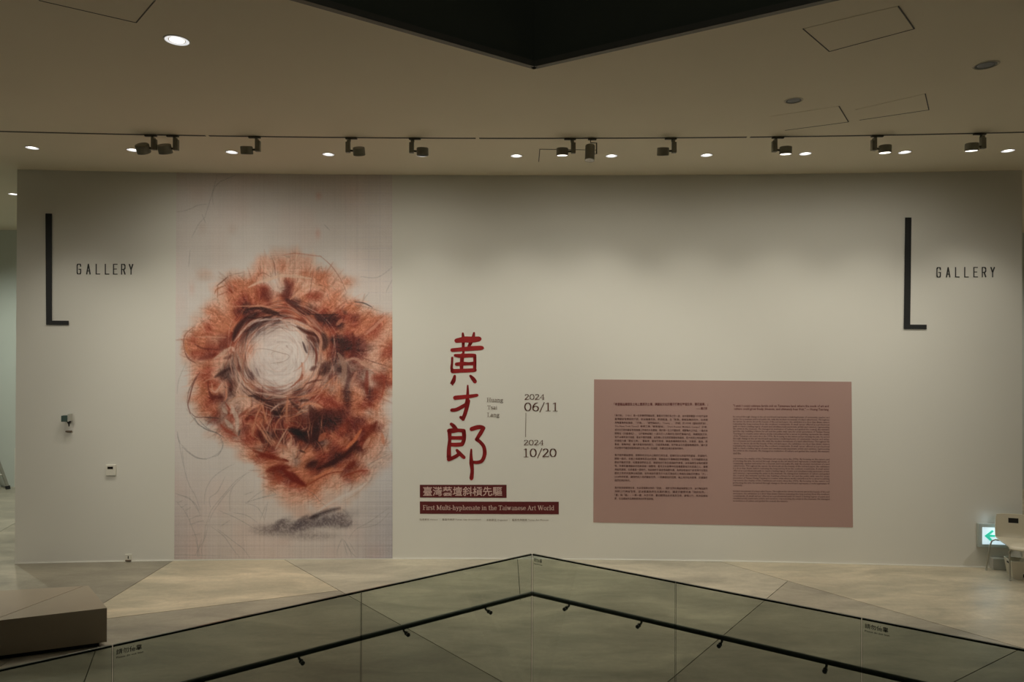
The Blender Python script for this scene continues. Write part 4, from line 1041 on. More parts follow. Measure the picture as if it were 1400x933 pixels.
    # light strands
    for f_, pts, w_, c in [
        (A1, [(0, 310), (60, 250), (160, 210)], 3, lt), (A1, [(165, 210), (110, 340), (80, 450), (45, 560), (40, 620)], 1.9, lt2), (A1, [(170, 220), (200, 350), (230, 450), (280, 500)], 1.8, lt2),
        (A1, [(80, 450), (150, 530), (230, 650), (300, 740)], 2.8, (160, 112, 88)), (A1, [(0, 470), (80, 485)], 2, lt2), (A1, [(500, 110), (490, 250), (490, 380), (490, 460)], 2.8, (150, 100, 78)),
        (A1, [(275, 320), (350, 240), (450, 200)], 1.8, (148, 112, 98)), (A1, [(480, 345), (400, 400), (350, 480), (335, 570)], 2.3, (156, 104, 82)), (A1, [(540, 130), (700, 110), (830, 95), (933, 50)], 2.4, lt2),
        (A1, [(640, 260), (700, 220), (800, 205), (925, 260)], 2.8, (164, 110, 84)), (A1, [(480, 560), (420, 640), (350, 790)], 2, (160, 120, 98)), (A1, [(500, 560), (540, 640), (520, 780), (490, 820)], 1.8, (156, 110, 88)),
        (A1, [(610, 340), (680, 290), (745, 310)], 2.6, (158, 122, 100)), (A1, [(620, 220), (540, 160)], 2, (130, 90, 74)), (A1, [(300, 670), (340, 700)], 2, lt), (A1, [(100, 60), (260, 90), (470, 110)], 2.2, pl),
        (A1, [(250, 150), (380, 120), (470, 125)], 1.6, (150, 118, 102)), (A1, [(440, 830), (520, 800), (640, 795)], 2.5, (162, 122, 102)), (A1, [(360, 740), (480, 760)], 5, (150, 96, 76)),
        (N1, [(590, 110), (700, 150), (800, 190), (880, 250), (920, 330), (910, 450), (890, 600)], 4.2, (166, 120, 98)), (N1, [(700, 620), (700, 740), (720, 800)], 3.5, pl), (N1, [(740, 120), (820, 140), (900, 190)], 2.5, (150, 106, 88)),
        (N1, [(0, 150), (90, 90), (220, 65), (420, 60)], 2.4, (160, 138, 126)), (N1, [(400, 70), (520, 90), (600, 110)], 3, pl), (N1, [(750, 30), (850, 90), (930, 180)], 3, (134, 92, 78)),
        (N1, [(20, 650), (60, 720), (90, 800)], 2, (168, 148, 136)), (N1, [(640, 700), (700, 620)], 2, lt),
        (C1, [(440, 350), (500, 275), (560, 212), (640, 180)], 2.8, pl), (C1, [(420, 390), (360, 430), (300, 470)], 5, (168, 134, 114)), (C1, [(430, 390), (440, 420)], 4, pl), (C1, [(430, 100), (600, 95), (720, 115)], 2, (166, 118, 96)),
        (C1, [(360, 640), (310, 710)], 2.2, pl), (C1, [(380, 630), (390, 700), (380, 770)], 2, (168, 120, 98)), (C1, [(280, 640), (290, 700)], 2, lt), (C1, [(470, 560), (490, 620), (460, 700)], 2.5, pl), (C1, [(560, 560), (540, 500), (570, 450)], 2, pl),
        (C1, [(480, 350), (470, 420), (490, 470)], 2, (158, 108, 88)), (C1, [(540, 340), (530, 420)], 1.8, (156, 100, 80)), (C1, [(390, 780), (470, 740), (560, 750), (640, 790)], 2.4, (160, 118, 96)), (C1, [(640, 800), (600, 870), (590, 900)], 2, lt2),
        (C1, [(640, 800), (660, 870), (680, 920)], 2, lt2), (C1, [(760, 790), (700, 840)], 1.5, pl), (C1, [(220, 640), (250, 620), (300, 610)], 2, lt), (C1, [(440, 820), (420, 860)], 6, pl), (C1, [(360, 820), (390, 860)], 5, (160, 134, 118)),
        (D1, [(450, 485), (520, 468), (600, 520), (700, 552)], 4.5, (164, 124, 104)), (D1, [(400, 430), (440, 500), (440, 590), (405, 640)], 7, (134, 102, 86)), (D1, [(385, 590), (330, 640), (250, 700), (120, 745)], 2.4, lt2),
        (D1, [(395, 600), (380, 680), (350, 730)], 2, lt), (D1, [(410, 620), (412, 700), (395, 770)], 2, lt2), (D1, [(190, 790), (240, 790), (290, 815)], 2.4, lt), (D1, [(270, 500), (220, 590), (130, 650), (0, 740)], 3, (150, 116, 100)),
        (D1, [(180, 170), (240, 230), (300, 290)], 3, (140, 98, 82)), (D1, [(110, 110), (200, 170)], 2, (130, 86, 72)), (D1, [(390, 230), (430, 190)], 5, (160, 102, 80)), (D1, [(740, 170), (660, 240), (590, 300)], 4, (170, 124, 104)),
        (D1, [(60, 890), (180, 840)], 1.6, lt2), (D1, [(50, 760), (30, 860)], 1.8, lt2), (D1, [(0, 850), (40, 790)], 1.8, lt2), (D1, [(530, 560), (500, 640), (490, 700)], 4, (152, 108, 90)),
        (F1, [(505, 85), (470, 140), (415, 200)], 4.6, (176, 104, 72)), (F1, [(280, 110), (240, 150)], 8, (146, 84, 62)), (F1, [(0, 190), (60, 230)], 5, (150, 106, 86)), (F1, [(60, 120), (55, 190), (20, 240)], 1.4, (160, 122, 102)),
        (F1, [(560, 140), (520, 200)], 6, (168, 120, 98)), (F1, [(640, 110), (650, 170)], 5, (160, 104, 80)), (F1, [(540, 420), (470, 470), (330, 540), (240, 600)], 4, (176, 160, 148)), (F1, [(660, 250), (560, 320)], 3, (172, 148, 132)),
        (F1, [(330, 330), (200, 400)], 4, (168, 104, 76)), (E1, [(560, 30), (600, 100), (650, 180)], 2, (158, 112, 90)), (E1, [(530, 50), (515, 120)], 1.8, lt2), (E1, [(746, 60), (660, 210)], 1.8, (158, 120, 100)),
        (T0, [(0, 590), (120, 530), (250, 490), (400, 440), (560, 445), (800, 480)], 4.5, (178, 146, 124)), (T0, [(300, 520), (340, 600), (400, 640)], 5, (174, 148, 132)), (T0, [(530, 740), (640, 650), (800, 570), (933, 600)], 4, (172, 126, 102)),
        (T0, [(0, 840), (120, 820), (260, 840)], 2.2, (160, 112, 90)), (T0, [(490, 800), (580, 880), (660, 933)], 3, (142, 100, 84)), (K1, [(440, 10), (500, 60), (560, 20)], 2.5, (168, 124, 104)), (K1, [(640, 20), (650, 110), (620, 170)], 3, (166, 110, 88)),
        (K1, [(700, 200), (800, 150), (900, 140)], 5, (164, 130, 112)), (K1, [(720, 240), (780, 420), (780, 560)], 6, (166, 142, 126)), (K1, [(640, 420), (720, 520)], 6, (160, 138, 122)), (K1, [(880, 460), (933, 465)], 2.4, lt2),
        (J1, [(240, 285), (420, 290), (640, 300)], 2.2, (160, 116, 94)), (J1, [(620, 100), (730, 220)], 1.4, (168, 110, 80)), (J1, [(540, 120), (680, 200)], 1.2, (164, 110, 82)), (J1, [(120, 330), (140, 440), (180, 520)], 3, (160, 104, 74))]:
        stroke(f_(pts), w_, c, .78, .75, .22)
    # outlines
    for f_, pts, w_, c, al in [
        (C1, [(95, 430), (82, 350), (100, 290), (160, 240)], 1.4, (120, 76, 60), .7), (C1, [(95, 430), (120, 470), (170, 500)], 2.4, (96, 56, 46), .6), (C1, [(195, 565), (150, 650), (125, 740), (112, 800), (130, 860)], 1.8, (92, 52, 44), .8),
        (C1, [(170, 600), (120, 700), (105, 780)], 1.1, (100, 74, 66), .7), (C1, [(130, 850), (170, 885), (240, 885), (320, 890)], 1.4, (90, 60, 54), .7), (C1, [(100, 500), (50, 620), (38, 720)], .8, (130, 120, 112), .6),
        (C1, [(255, 630), (262, 700), (300, 750)], 2.2, (98, 50, 42), .7), (K1, [(240, 390), (300, 480), (420, 545), (530, 580), (620, 640)], 1.1, (86, 78, 74), .8), (K1, [(300, 420), (400, 520), (520, 570)], .9, (96, 86, 80), .7), (K1, [(140, 280), (230, 400), (300, 500)], .9, (110, 98, 90), .6),
        (K1, [(560, 590), (600, 700), (590, 780), (540, 860), (470, 885)], .9, (112, 104, 98), .7), (K1, [(90, 760), (180, 840), (280, 900), (400, 912)], .9, (104, 96, 92), .7),
        (K1, [(20, 560), (30, 640), (60, 700)], .8, (120, 112, 106), .6), (Bb, [(270, 620), (350, 690), (420, 790), (460, 880)], 1.3, (138, 96, 80), .7), (Bb, [(0, 620), (90, 605), (200, 615), (280, 625)], 2.0, (160, 108, 88), .6),
        (Bb, [(225, 730), (215, 800), (200, 900)], .8, (112, 66, 54), .7), (Aa, [(722, 650), (730, 700), (735, 760)], 1.1, (104, 62, 52), .7), (Aa, [(600, 780), (640, 740), (700, 770)], 1, (116, 72, 60), .6), (Aa, [(630, 690), (625, 750)], .8, (120, 80, 66), .6),
        (N1, [(60, 465), (140, 440), (250, 450), (400, 490), (510, 520), (500, 570), (420, 610), (280, 630)], .8, (128, 100, 88), .7), (N1, [(480, 390), (500, 430)], 1.6, (140, 116, 106), .6), (N1, [(560, 280), (620, 400), (630, 560)], .9, (142, 104, 90), .5),
        (D1, [(740, 150), (640, 240), (560, 300)], 1.0, (112, 70, 58), .6), (D1, [(430, 60), (520, 90), (620, 110), (720, 140)], 1.0, (120, 88, 76), .5), (D1, [(320, 0), (340, 70)], .9, (110, 70, 60), .5), (D1, [(560, 460), (640, 490), (740, 520)], 1, dk2, .5),
        (Q1, [(480, 452), (640, 450)], 1, (130, 92, 78), .6), (Q1, [(700, 450), (830, 520), (910, 620)], .8, (130, 90, 76), .6), (Q1, [(750, 470), (755, 560), (760, 700)], .9, (140, 88, 76), .5), (Q1, [(0, 220), (160, 215)], .8, (120, 92, 82), .6),
        (F1, [(690, 240), (600, 280), (520, 330)], .9, (120, 100, 92), .7), (F1, [(545, 425), (480, 490), (380, 545)], 1.0, (150, 126, 106), .6), (F1, [(190, 480), (260, 550), (290, 580)], .7, (130, 112, 102), .6)]:
        stroke(f_(pts), w_, c, al, .5, .25)
    # pencil lines
    pc = (122, 113, 107)
    for f_, pts in [
        (E1, [(75, 190), (130, 240), (200, 270), (270, 250), (318, 200), (310, 140)]), (E1, [(35, 100), (45, 160), (75, 190)]), (E1, [(65, 190), (80, 330), (110, 430), (150, 510), (180, 600)]), (E1, [(40, 130), (60, 240), (75, 320)]),
        (E1, [(25, 490), (90, 515), (150, 560), (178, 630)]), (E1, [(40, 500), (110, 520), (165, 600)]), (E1, [(30, 540), (90, 620), (125, 700), (160, 790), (160, 900)]), (E1, [(105, 660), (150, 640), (190, 630)]), (E1, [(115, 690), (160, 675), (200, 665)]), (E1, [(130, 755), (190, 745)]),
        (E1, [(60, 580), (95, 560)]), (E1, [(85, 600), (120, 580)]), (E1, [(40, 550), (70, 535)]), (E1, [(220, 690), (250, 600), (330, 500), (420, 400), (520, 340)]), (E1, [(235, 670), (270, 600), (350, 490), (470, 365)]), (E1, [(205, 560), (215, 470), (260, 390), (340, 330), (400, 300)]),
        (E1, [(245, 580), (240, 520), (290, 480), (340, 380)]), (E1, [(215, 690), (205, 780), (190, 850), (200, 900)]), (E1, [(190, 780), (165, 860), (170, 900)]), (E1, [(150, 780), (170, 850), (175, 900)]), (E1, [(230, 690), (215, 760), (185, 820), (150, 880)]),
        (E1, [(250, 700), (330, 760), (380, 830), (430, 900)]), (E1, [(290, 715), (400, 800), (450, 840), (495, 900)]), (E1, [(300, 600), (400, 640), (540, 720)]), (E1, [(390, 610), (480, 630), (545, 675)]), (E1, [(370, 600), (370, 500), (400, 430)]),
        (E1, [(470, 550), (550, 580), (590, 660)]), (E1, [(480, 550), (540, 500), (595, 465)]), (E1, [(480, 545), (600, 510), (700, 490)]), (E1, [(460, 500), (520, 480)]), (E1, [(560, 660), (600, 560)]), (E1, [(590, 650), (610, 540)]), (E1, [(370, 660), (310, 700)]), (E1, [(15, 880), (350, 890)]),
        (Aa, [(450, 48), (380, 80), (320, 115), (290, 180), (295, 260)]), (Aa, [(320, 50), (300, 130), (250, 300), (235, 350)]), (Aa, [(40, 310), (130, 290), (180, 265), (250, 255)]), (Aa, [(235, 350), (190, 400), (140, 490)]), (Aa, [(215, 330), (240, 390)]), (Aa, [(130, 580), (120, 700)]),
        (F1, [(425, 780), (470, 720), (560, 670), (690, 580)]), (F1, [(480, 710), (600, 690), (690, 610)]), (F1, [(385, 775), (358, 850), (355, 890)]), (F1, [(385, 775), (405, 840), (420, 890)]), (F1, [(400, 790), (430, 850), (470, 895)]), (F1, [(390, 780), (430, 840), (445, 890)]),
        (F1, [(430, 800), (465, 860)]), (F1, [(390, 590), (440, 650), (445, 690)]), (Bb, [(560, 770), (680, 775), (785, 700)]), (Bb, [(785, 790), (740, 880)]), (Bb, [(620, 880), (580, 930)]), (Bb, [(300, 400), (340, 440)])]:
        stroke(f_(pts), 0.75, pc, .62, .42, .35, True)
    # pink marks up on the ground
    for x, y, rx_, ry_, c, al in [(435, 320, 4, 7, (172, 132, 118), .5), (436, 268, 4, 5, (170, 128, 116), .45), (282, 380, 12, 5, (160, 136, 122), .4), (262, 395, 4, 10, (170, 134, 120), .35), (277, 312, 6, 8, (156, 134, 120), .3), (318, 313, 6, 8, (158, 132, 116), .25), (395, 690, 20, 9, (172, 140, 122), .3), (386, 742, 12, 6, (158, 134, 122), .3),
                                  (250, 410, 8, 40, (168, 150, 140), .25), (520, 460, 20, 30, (160, 104, 82), .25)]:
        m_ = np.exp(-((XX-x)/rx_)**2-((YY-y)/ry_)**2)*al; img[:] = img*(1-m_[..., None])+np.array(c, float)*m_[..., None]
    # grey shadow smudge under the flower
    sn = 0.55+0.9*noise(2.2, 31)*1.0
    for x, y, rx_, ry_, an, c, al in [(440, 712, 42, 9, -.22, (92, 80, 78), .62), (400, 722, 40, 8, -.15, (98, 86, 82), .6), (365, 724, 22, 7, 0, (112, 98, 92), .5), (455, 716, 26, 7, .05, (88, 76, 74), .5), (420, 733, 40, 6, 0, (116, 102, 96), .45), (385, 716, 14, 6, -.5, (84, 72, 70), .5), (470, 712, 10, 9, .7, (98, 84, 80), .45), (412, 716, 16, 6, -.6, (78, 66, 66), .5)]:
        ca_, sa_ = math.cos(an), math.sin(an); dx = (XX-x)*ca_+(YY-y)*sa_; dy = -(XX-x)*sa_+(YY-y)*ca_
        m_ = np.clip(np.exp(-((dx/rx_)**2+(dy/ry_)**2)**1.4)*al*sn, 0, .95); img[:] = img*(1-m_[..., None])+np.array(c, float)*m_[..., None]
    stroke(S1([(590, 275), (650, 245), (760, 205), (870, 178)]), 4.6, (54, 44, 44), .8, 2.2, .25)
    stroke(S1([(600, 268), (660, 250)]), 5.5, (50, 40, 40), .6, 2, .25)
    stroke(S1([(470, 300), (560, 250)]), 4, (78, 66, 64), .5, 2, .3); stroke(S1([(860, 330), (930, 345), (985, 310)]), 2.5, (84, 74, 72), .6, 1.5, .3); stroke(S1([(260, 320), (340, 285)]), 4, (86, 74, 70), .5, 2, .3)
    img[:] = paper+(img-paper)*(1+0.13*np.clip((165-img[..., 1:2])/60, 0, 1))
    # ruled grid and canvas weave
    gx_ = np.abs(((XX-519.5+500*15.55+7.775) % 15.55)-7.775); gy_ = np.abs(((YY-249.3+500*15.1+7.55) % 15.1)-7.55)
    line = np.maximum(np.clip(1.0-gx_/.75, 0, 1), np.clip(1.0-gy_/.75, 0, 1))
    side = np.clip((XX-430)/70, 0.30, 1)*0.8+np.clip((YY-600)/100, 0, 1)*.4
    img -= (line*np.clip(side, 0, 1)*(1-pig)*(0.5+noise(18, 41)))[..., None]*np.array([10, 9, 5])
    pig2 = np.clip((165-img[..., 1])/80, 0, 1)
    th = (rs.rand(1, W)-.5)*(0.5+noise(30, 51))+(rs.rand(Hh, 1)-.5)*(0.5+noise(30, 52))
    img += (th*(1.0+16*pig2*(1-pig2)*2.2))[..., None]
    img += ((rs.rand(Hh, W)-.5)*(3+14*pig2))[..., None]
    img = np.clip(img, 20, 200)
    # photo tone under full light -> reflectance
    def l_(c): c = c/255.; return np.where(c <= .04045, c/12.92, ((c+.055)/1.055)**2.4)
    lin_ = l_(img); ref = np.array([0.425, 0.385, 0.315])
    alb = lin_/ref*np.array([0.80, 0.79, 0.74])
    return xs, ys, np.clip(alb, 0.01, 0.9)
xs, ys, alb = paint()
# clip to poster outline: corner columns/rows interpolated so that the mesh ends exactly at the print's edge
TLc, TRc, BRc, BLc = (241.2, 234.6), (536.3, 238.6), (536.6, 763.6), (238.2, 765.2)
Wn, Hn = len(xs), len(ys)
s_ = (np.arange(Wn)/(Wn-1))[None, :]; t_ = (np.arange(Hn)/(Hn-1))[:, None]
PX = (TLc[0]*(1-s_)+TRc[0]*s_)*(1-t_)+(BLc[0]*(1-s_)+BRc[0]*s_)*t_
PY = (TLc[1]*(1-s_)+TRc[1]*s_)*(1-t_)+(BLc[1]*(1-s_)+BRc[1]*s_)*t_
iu = np.clip(np.rint((PX-xs[0])/(xs[1]-xs[0])).astype(int), 0, Wn-1); iv = np.clip(np.rint((PY-ys[0])/(ys[1]-ys[0])).astype(int), 0, Hn-1)
colr = alb[iv, iu]
dx = (PX-CX)/FPX; dy = -(PY-CY)/FPX
D = [_f[k]+_r[k]*dx+_u[k]*dy for k in range(3)]
uu = D[0]/D[1]; yy = 10.03/(1+7e-8*(FPX*uu+50)**2)-0.004
co = np.stack([CAM[k]+D[k]*(yy/D[1]) for k in range(3)], -1).reshape(-1, 3)
idx = np.arange(Wn*Hn).reshape(Hn, Wn)
quads = np.stack([idx[:-1, :-1], idx[1:, :-1], idx[1:, 1:], idx[:-1, 1:]], -1).reshape(-1, 4)
me = bpy.data.meshes.new('flower_poster'); me.vertices.add(len(co)); me.vertices.foreach_set('co', co.ravel())
me.loops.add(quads.size); me.loops.foreach_set('vertex_index', quads.ravel().astype(np.int32))
me.polygons.add(len(quads)); me.polygons.foreach_set('loop_start', (np.arange(len(quads))*4).astype(np.int32))
try: me.polygons.foreach_set('loop_total', np.full(len(quads), 4, np.int32))
except Exception: pass
me.update(calc_edges=True)
at = me.color_attributes.new('print', 'FLOAT_COLOR', 'POINT')
at.data.foreach_set('color', np.concatenate([colr.reshape(-1, 3), np.ones((Wn*Hn, 1))], 1).astype(np.float32).ravel())
M['print'] = mat('printed_canvas', (0.5, 0.5, 0.5), 0.7, noise=0.03, nscale=90, attr='print', spec=0.25)
me.materials.append(M['print'])
poster = bpy.data.objects.new('flower_poster', me); COL.objects.link(poster)
tag(poster, 'tall wall print of a reddish brown sketched flower on pale gridded paper', 'poster')
bk = sheet('backing_sheet', [(TLc[0], TLc[1]), TRc, BRc, BLc], M['white'], poster, 0.003)

# ------------------------------------------------------------------ wall fittings
s94 = 1/93.0
w0 = wall(94, 577, 0)
t = thing('wall_dispenser', w0, 'small dark grey-green dispenser with a nozzle mounted on the wall below the left L', 'dispenser')
def wb(x0, y0, x1, y1, d0, d1, m, name, par, bevel=0.003):
    a = wall((x0+x1)/2, (y0+y1)/2, 0); p0 = wall(x0, y1, 0); p1 = wall(x1, y0, 0)
    tg = Vector((p1.x-p0.x, p1.y-p0.y, 0)); nrm = Vector((tg.y, -tg.x, 0)).normalized()
    MBx = MB().box(a+nrm*((d0+d1)/2+0.0005), (tg.length, d1-d0, abs(p1.z-p0.z)), Matrix.Rotation(math.atan2(tg.y, tg.x), 3, 'Z'))
    return MBx.build(name, m, par, bevel=bevel)
wb(89, 567.6, 97, 576, 0.02, 0.10, M['teal'], 'housing', t)
wb(97, 565.5, 99, 576, 0.0, 0.09, M['greyplastic'], 'side_plate', t)
a = wall(94.3, 576, 0.06); b = wall(94.3, 583.5, 0.06)
MB().cyl(a, a+(b-a)*.45, 0.028, 14, 0.016).cyl(a+(b-a)*.45, b, 0.012, 12, 0.006).build('nozzle', M['rubber'], t)
wb(91, 589, 98.6, 591, 0.0, 0.03, M['seam'], 'drip_tray', t, 0.001)
t = thing('wall_thermostat', wall(152, 643, 0), 'small white square wall controller with a dark display, left of the poster', 'thermostat')
wb(145.3, 635.6, 159, 650.2, 0.0, 0.022, M['white'], 'housing', t, 0.004)
wb(148, 638, 155.6, 641.4, 0.0215, 0.0235, M['screen'], 'display', t, 0)
wb(146, 650.2, 158.3, 651.2, 0.0, 0.018, M['greyplastic'], 'lower_lip', t, 0.001)
t = thing('wall_socket', wall(175.5, 762, 0), 'white power socket low on the wall left of the poster', 'socket')
wb(171.5, 758, 180.3, 766.6, 0.0, 0.012, M['white'], 'plate', t, 0.002)
wb(175.2, 760.3, 176.6, 764, 0.0115, 0.013, M['screen'], 'socket_hole', t, 0)
wb(172.6, 765.4, 179.6, 767, 0.002, 0.03, M['seam'], 'lower_cap', t, 0)

# exit sign
t = thing('exit_light_box', wall(1356, 732, 0), 'lit green arrow exit sign box low on the wall behind the chair', 'exit sign')
wb(1335, 716.2, 1384, 747.4, 0.0, 0.050, M['signbody'], 'housing', t, 0.010)
wb(1340, 721, 1378, 743, 0.049, 0.053, M['signlit'], 'lit_panel', t, 0)
_p0, _p1 = wall(1340, 732), wall(1378, 732); _am = wall(1359, 732); _t = Vector((_p1.x-_p0.x, _p1.y-_p0.y, 0)).normalized(); _n = Vector((_t.y, -_t.x, 0))
def arrow_pt(x, y): return _am+_t*((x-1359)/98.0)+_n*0.0560+Vector((0, 0, -(y-732)/97.0))
pr = Print()
pr.raw([(1343.2, 732), (1353.5, 723.6), (1356, 725.5), (1350.4, 730.3), (1375, 730.3), (1375, 733.3), (1350.4, 733.3), (1355, 738.5), (1352.3, 740.2)],
       [(0, 1, 2, 3), (0, 3, 6), (0, 6, 7, 8), (3, 4, 5, 6)])
for fpi in (1,):
    pr.build('arrow', M['signgreen'], t, 0.0, fn=arrow_pt)
c = wall(1352, 712, 0.17)
pl_ = bpy.data.lights.new('sign_lamp', 'AREA'); pl_.shape = 'RECTANGLE'; pl_.size = 0.4; pl_.size_y = 0.2; pl_.energy = 0.5; pl_.color = (0.55, 0.82, 1.0)
po = bpy.data.objects.new('sign_lamp', pl_); COL.objects.link(po); po.location = wall(1352, 732, 0.075); po.rotation_euler = (math.radians(-90), 0, 0)
pl2 = bpy.data.lights.new('sign_lamp', 'POINT'); pl2.energy = 0.06; pl2.shadow_soft_size = 0.04; pl2.color = (0.55, 0.82, 1.0)
po2 = bpy.data.objects.new('sign_lamp', pl2); COL.objects.link(po2); po2.location = wall(1352, 711.5, 0.09)
t2 = thing('low_wall_box', wall(1361, 771, 0), 'plain pale grey box standing at the wall foot under the exit sign', 'box')
wb(1352.5, 762, 1370, 779.5, 0.005, 0.09, M['greyplastic'], 'casing', t2, 0.004)

# ------------------------------------------------------------------ chair
SH = 0.465
p_fl = atz(1384, 751.5, SH); p_bl = atz(1360.5, 735.5, SH)
fd = Vector((p_fl.x-p_bl.x, p_fl.y-p_bl.y, 0)); depth = fd.length; fd.normalize(); wd = Vector((-fd.y, fd.x, 0))
if wd.x < 0: wd = -wd
o0 = Vector((p_bl.x, p_bl.y, 0)); WD = 0.47
chair = thing('plastic_chair', o0+fd*0.2+wd*0.23, 'cream plastic chair with metal legs at the wall, right edge of the photograph', 'chair')
def cp(a_, b_, z_): return o0+wd*a_+fd*b_+Vector((0, 0, z_))
prof = [(-0.05, 0.80), (-0.042, 0.745), (-0.034, 0.675), (-0.028, 0.60), (-0.022, 0.545), (-0.015, 0.50), (0.0, 0.478), (0.05, 0.468), (0.14, 0.464), (0.24, 0.464), (0.34, 0.466), (0.43, 0.466), (0.475, 0.458), (0.495, 0.440)]
nb = 14; V = []; Fc = []
for side_ in (0, 1):
    for j, (b_, z_) in enumerate(prof):
        for i in range(nb+1):
            s = i/nb*2-1
            nar = 1.0 if j > 3 else (0.90+0.03*j)
            if j == 0: nar = 0.86
            cv = 0.020*(s*s) if j < 6 else 0.0
            up = 0.012*s**4 if j >= 6 else 0
            dxx = 0.0055 if side_ else 0
            V.append(cp(WD/2+s*WD/2*nar, b_+cv-(0.014 if side_ and j < 6 else 0), z_+up-(0.014 if side_ and j >= 6 else 0)-(0.012*(s**4) if j == 0 else 0)))
N = len(prof)*(nb+1)
for sd in (0, 1):
    for j in range(len(prof)-1):
        for i in range(nb):
            if j in (1,) and 5 <= i <= 8: continue            # hand slot in the back
            a_ = sd*N+j*(nb+1)+i; q4 = (a_, a_+1, a_+nb+2, a_+nb+1)
            Fc.append(q4 if sd == 0 else q4[::-1])
for i in range(nb): 
    Fc.append((i, N+i, N+i+1, i+1)); b_ = (len(prof)-1)*(nb+1)+i; Fc.append((b_, b_+1, N+b_+1, N+b_))
for j in range(len(prof)-1):
    a_ = j*(nb+1); Fc.append((a_, a_+nb+1, N+a_+nb+1, N+a_)); a_ += nb; Fc.append((a_, N+a_, N+a_+nb+1, a_+nb+1))
for i in (5, 9):
    a_ = nb+1+i; Fc.append((a_, a_+nb+1, N+a_+nb+1, N+a_))
for r_ in (1, 2):
    for i in range(5, 9):
        a_ = r_*(nb+1)+i; Fc.append((a_, N+a_, N+a_+1, a_+1))
mb = MB(); mb.add(V, Fc); mb.build('shell', M['cream'], chair, smooth=True)
sl_ = [cp(WD/2+s*WD/2*0.9, -0.046, z_) for s, z_ in ((-.29, .745), (.29, .745), (.29, .675), (-.29, .675))]
mb = MB(); mb.add(sl_+[v-fd*0.004 for v in sl_], [(0, 1, 2, 3), (7, 6, 5, 4), (0, 4, 5, 1), (2, 6, 7, 3)]); mb.build('slot_liner', M['darkgap'], chair)
# legs: foot positions taken from where the tubes meet the floor
f1 = atz(1381, 794.5, 0)-o0; f2 = atz(1348.5, 780, 0)-o0
fa_, fb_ = f1.dot(wd), f1.dot(fd); ra_, rb_ = f2.dot(wd), f2.dot(fd)
for mir in (0, 1):
    X_ = (lambda a_: a_) if not mir else (lambda a_: WD-a_)
    MB().tube([cp(X_(0.06), 0.36, 0.445), cp(X_(0.02), 0.375, 0.448), cp(X_(fa_+0.01), 0.385, 0.43), cp(X_(fa_), 0.39, 0.37), cp(X_(fa_), fb_, 0.008)], 0.011, 10).build('leg', M['alu'], chair, smooth=True)
    MB().tube([cp(X_(0.10), 0.08, 0.445), cp(X_(-0.02), 0.06, 0.452), cp(X_(-0.06), 0.055, 0.43), cp(X_(-0.08), 0.05, 0.36), cp(X_(ra_), rb_, 0.008)], 0.011, 10).build('leg', M['alu'], chair, smooth=True)
    for (A_, B_) in ((fa_, fb_), (ra_, rb_)):
        MB().cyl(cp(X_(A_), B_, 0.0), cp(X_(A_), B_, 0.022), 0.014, 12).build('foot_cap', M['greyplastic'], chair)
MB().tube([cp(0.06, 0.36, 0.445), cp(0.06, 0.08, 0.445)], 0.01, 8).tube([cp(WD-0.06, 0.36, 0.445), cp(WD-0.06, 0.08, 0.445)], 0.01, 8).tube([cp(0.05, 0.2, 0.442), cp(WD-0.05, 0.2, 0.442)], 0.01, 8).build('under_frame', M['alu'], chair)

# storage bin under the chair
pb = atz(1385.5, 791.5, 0)
bn = thing('storage_bin', pb, 'pale plastic storage bin with slot handle under the chair', 'storage bin')
def bp_(a_, b_, z_): return Vector((pb.x, pb.y, 0))+wd*a_-fd*b_+Vector((0, 0, z_))
bw, bd, bh, tp = 0.36, 0.20, 0.235, 0.035
mb = MB()
outer = [bp_(0, 0, 0), bp_(bw, 0, 0), bp_(bw, bd, 0), bp_(0, bd, 0), bp_(-tp, -tp*.6, bh), bp_(bw+tp, -tp*.6, bh), bp_(bw+tp, bd+tp*.6, bh), bp_(-tp, bd+tp*.6, bh)]
inner = [bp_(.008, .008, .008), bp_(bw-.008, .008, .008), bp_(bw-.008, bd-.008, .008), bp_(.008, bd-.008, .008), bp_(-tp+.01, -tp*.6+.01, bh), bp_(bw+tp-.01, -tp*.6+.01, bh), bp_(bw+tp-.01, bd+tp*.6-.01, bh), bp_(-tp+.01, bd+tp*.6-.01, bh)]
mb.add(outer+inner, [(3, 2, 1, 0), (0, 1, 5, 4), (1, 2, 6, 5), (2, 3, 7, 6), (3, 0, 4, 7), (8, 9, 10, 11), (8, 12, 13, 9), (9, 13, 14, 10), (10, 14, 15, 11), (11, 15, 12, 8), (4, 5, 13, 12), (5, 6, 14, 13), (6, 7, 15, 14), (7, 4, 12, 15)])
mb.build('tub', M['cream'], bn)
mb = MB(); rz = Matrix.Rotation(math.atan2(wd.y, wd.x), 3, 'Z')
mb.box(bp_(0.10+0.06, -0.004, 0.05), (0.10, 0.006, 0.045), rz); mb.build('label_plate', M['screen'], bn)
mb = MB(); mb.box(bp_(-tp*.83-0.002, 0.09, bh*.83), (0.004, 0.07, 0.022), rz); mb.build('handle_slot', M['darkgap'], bn)

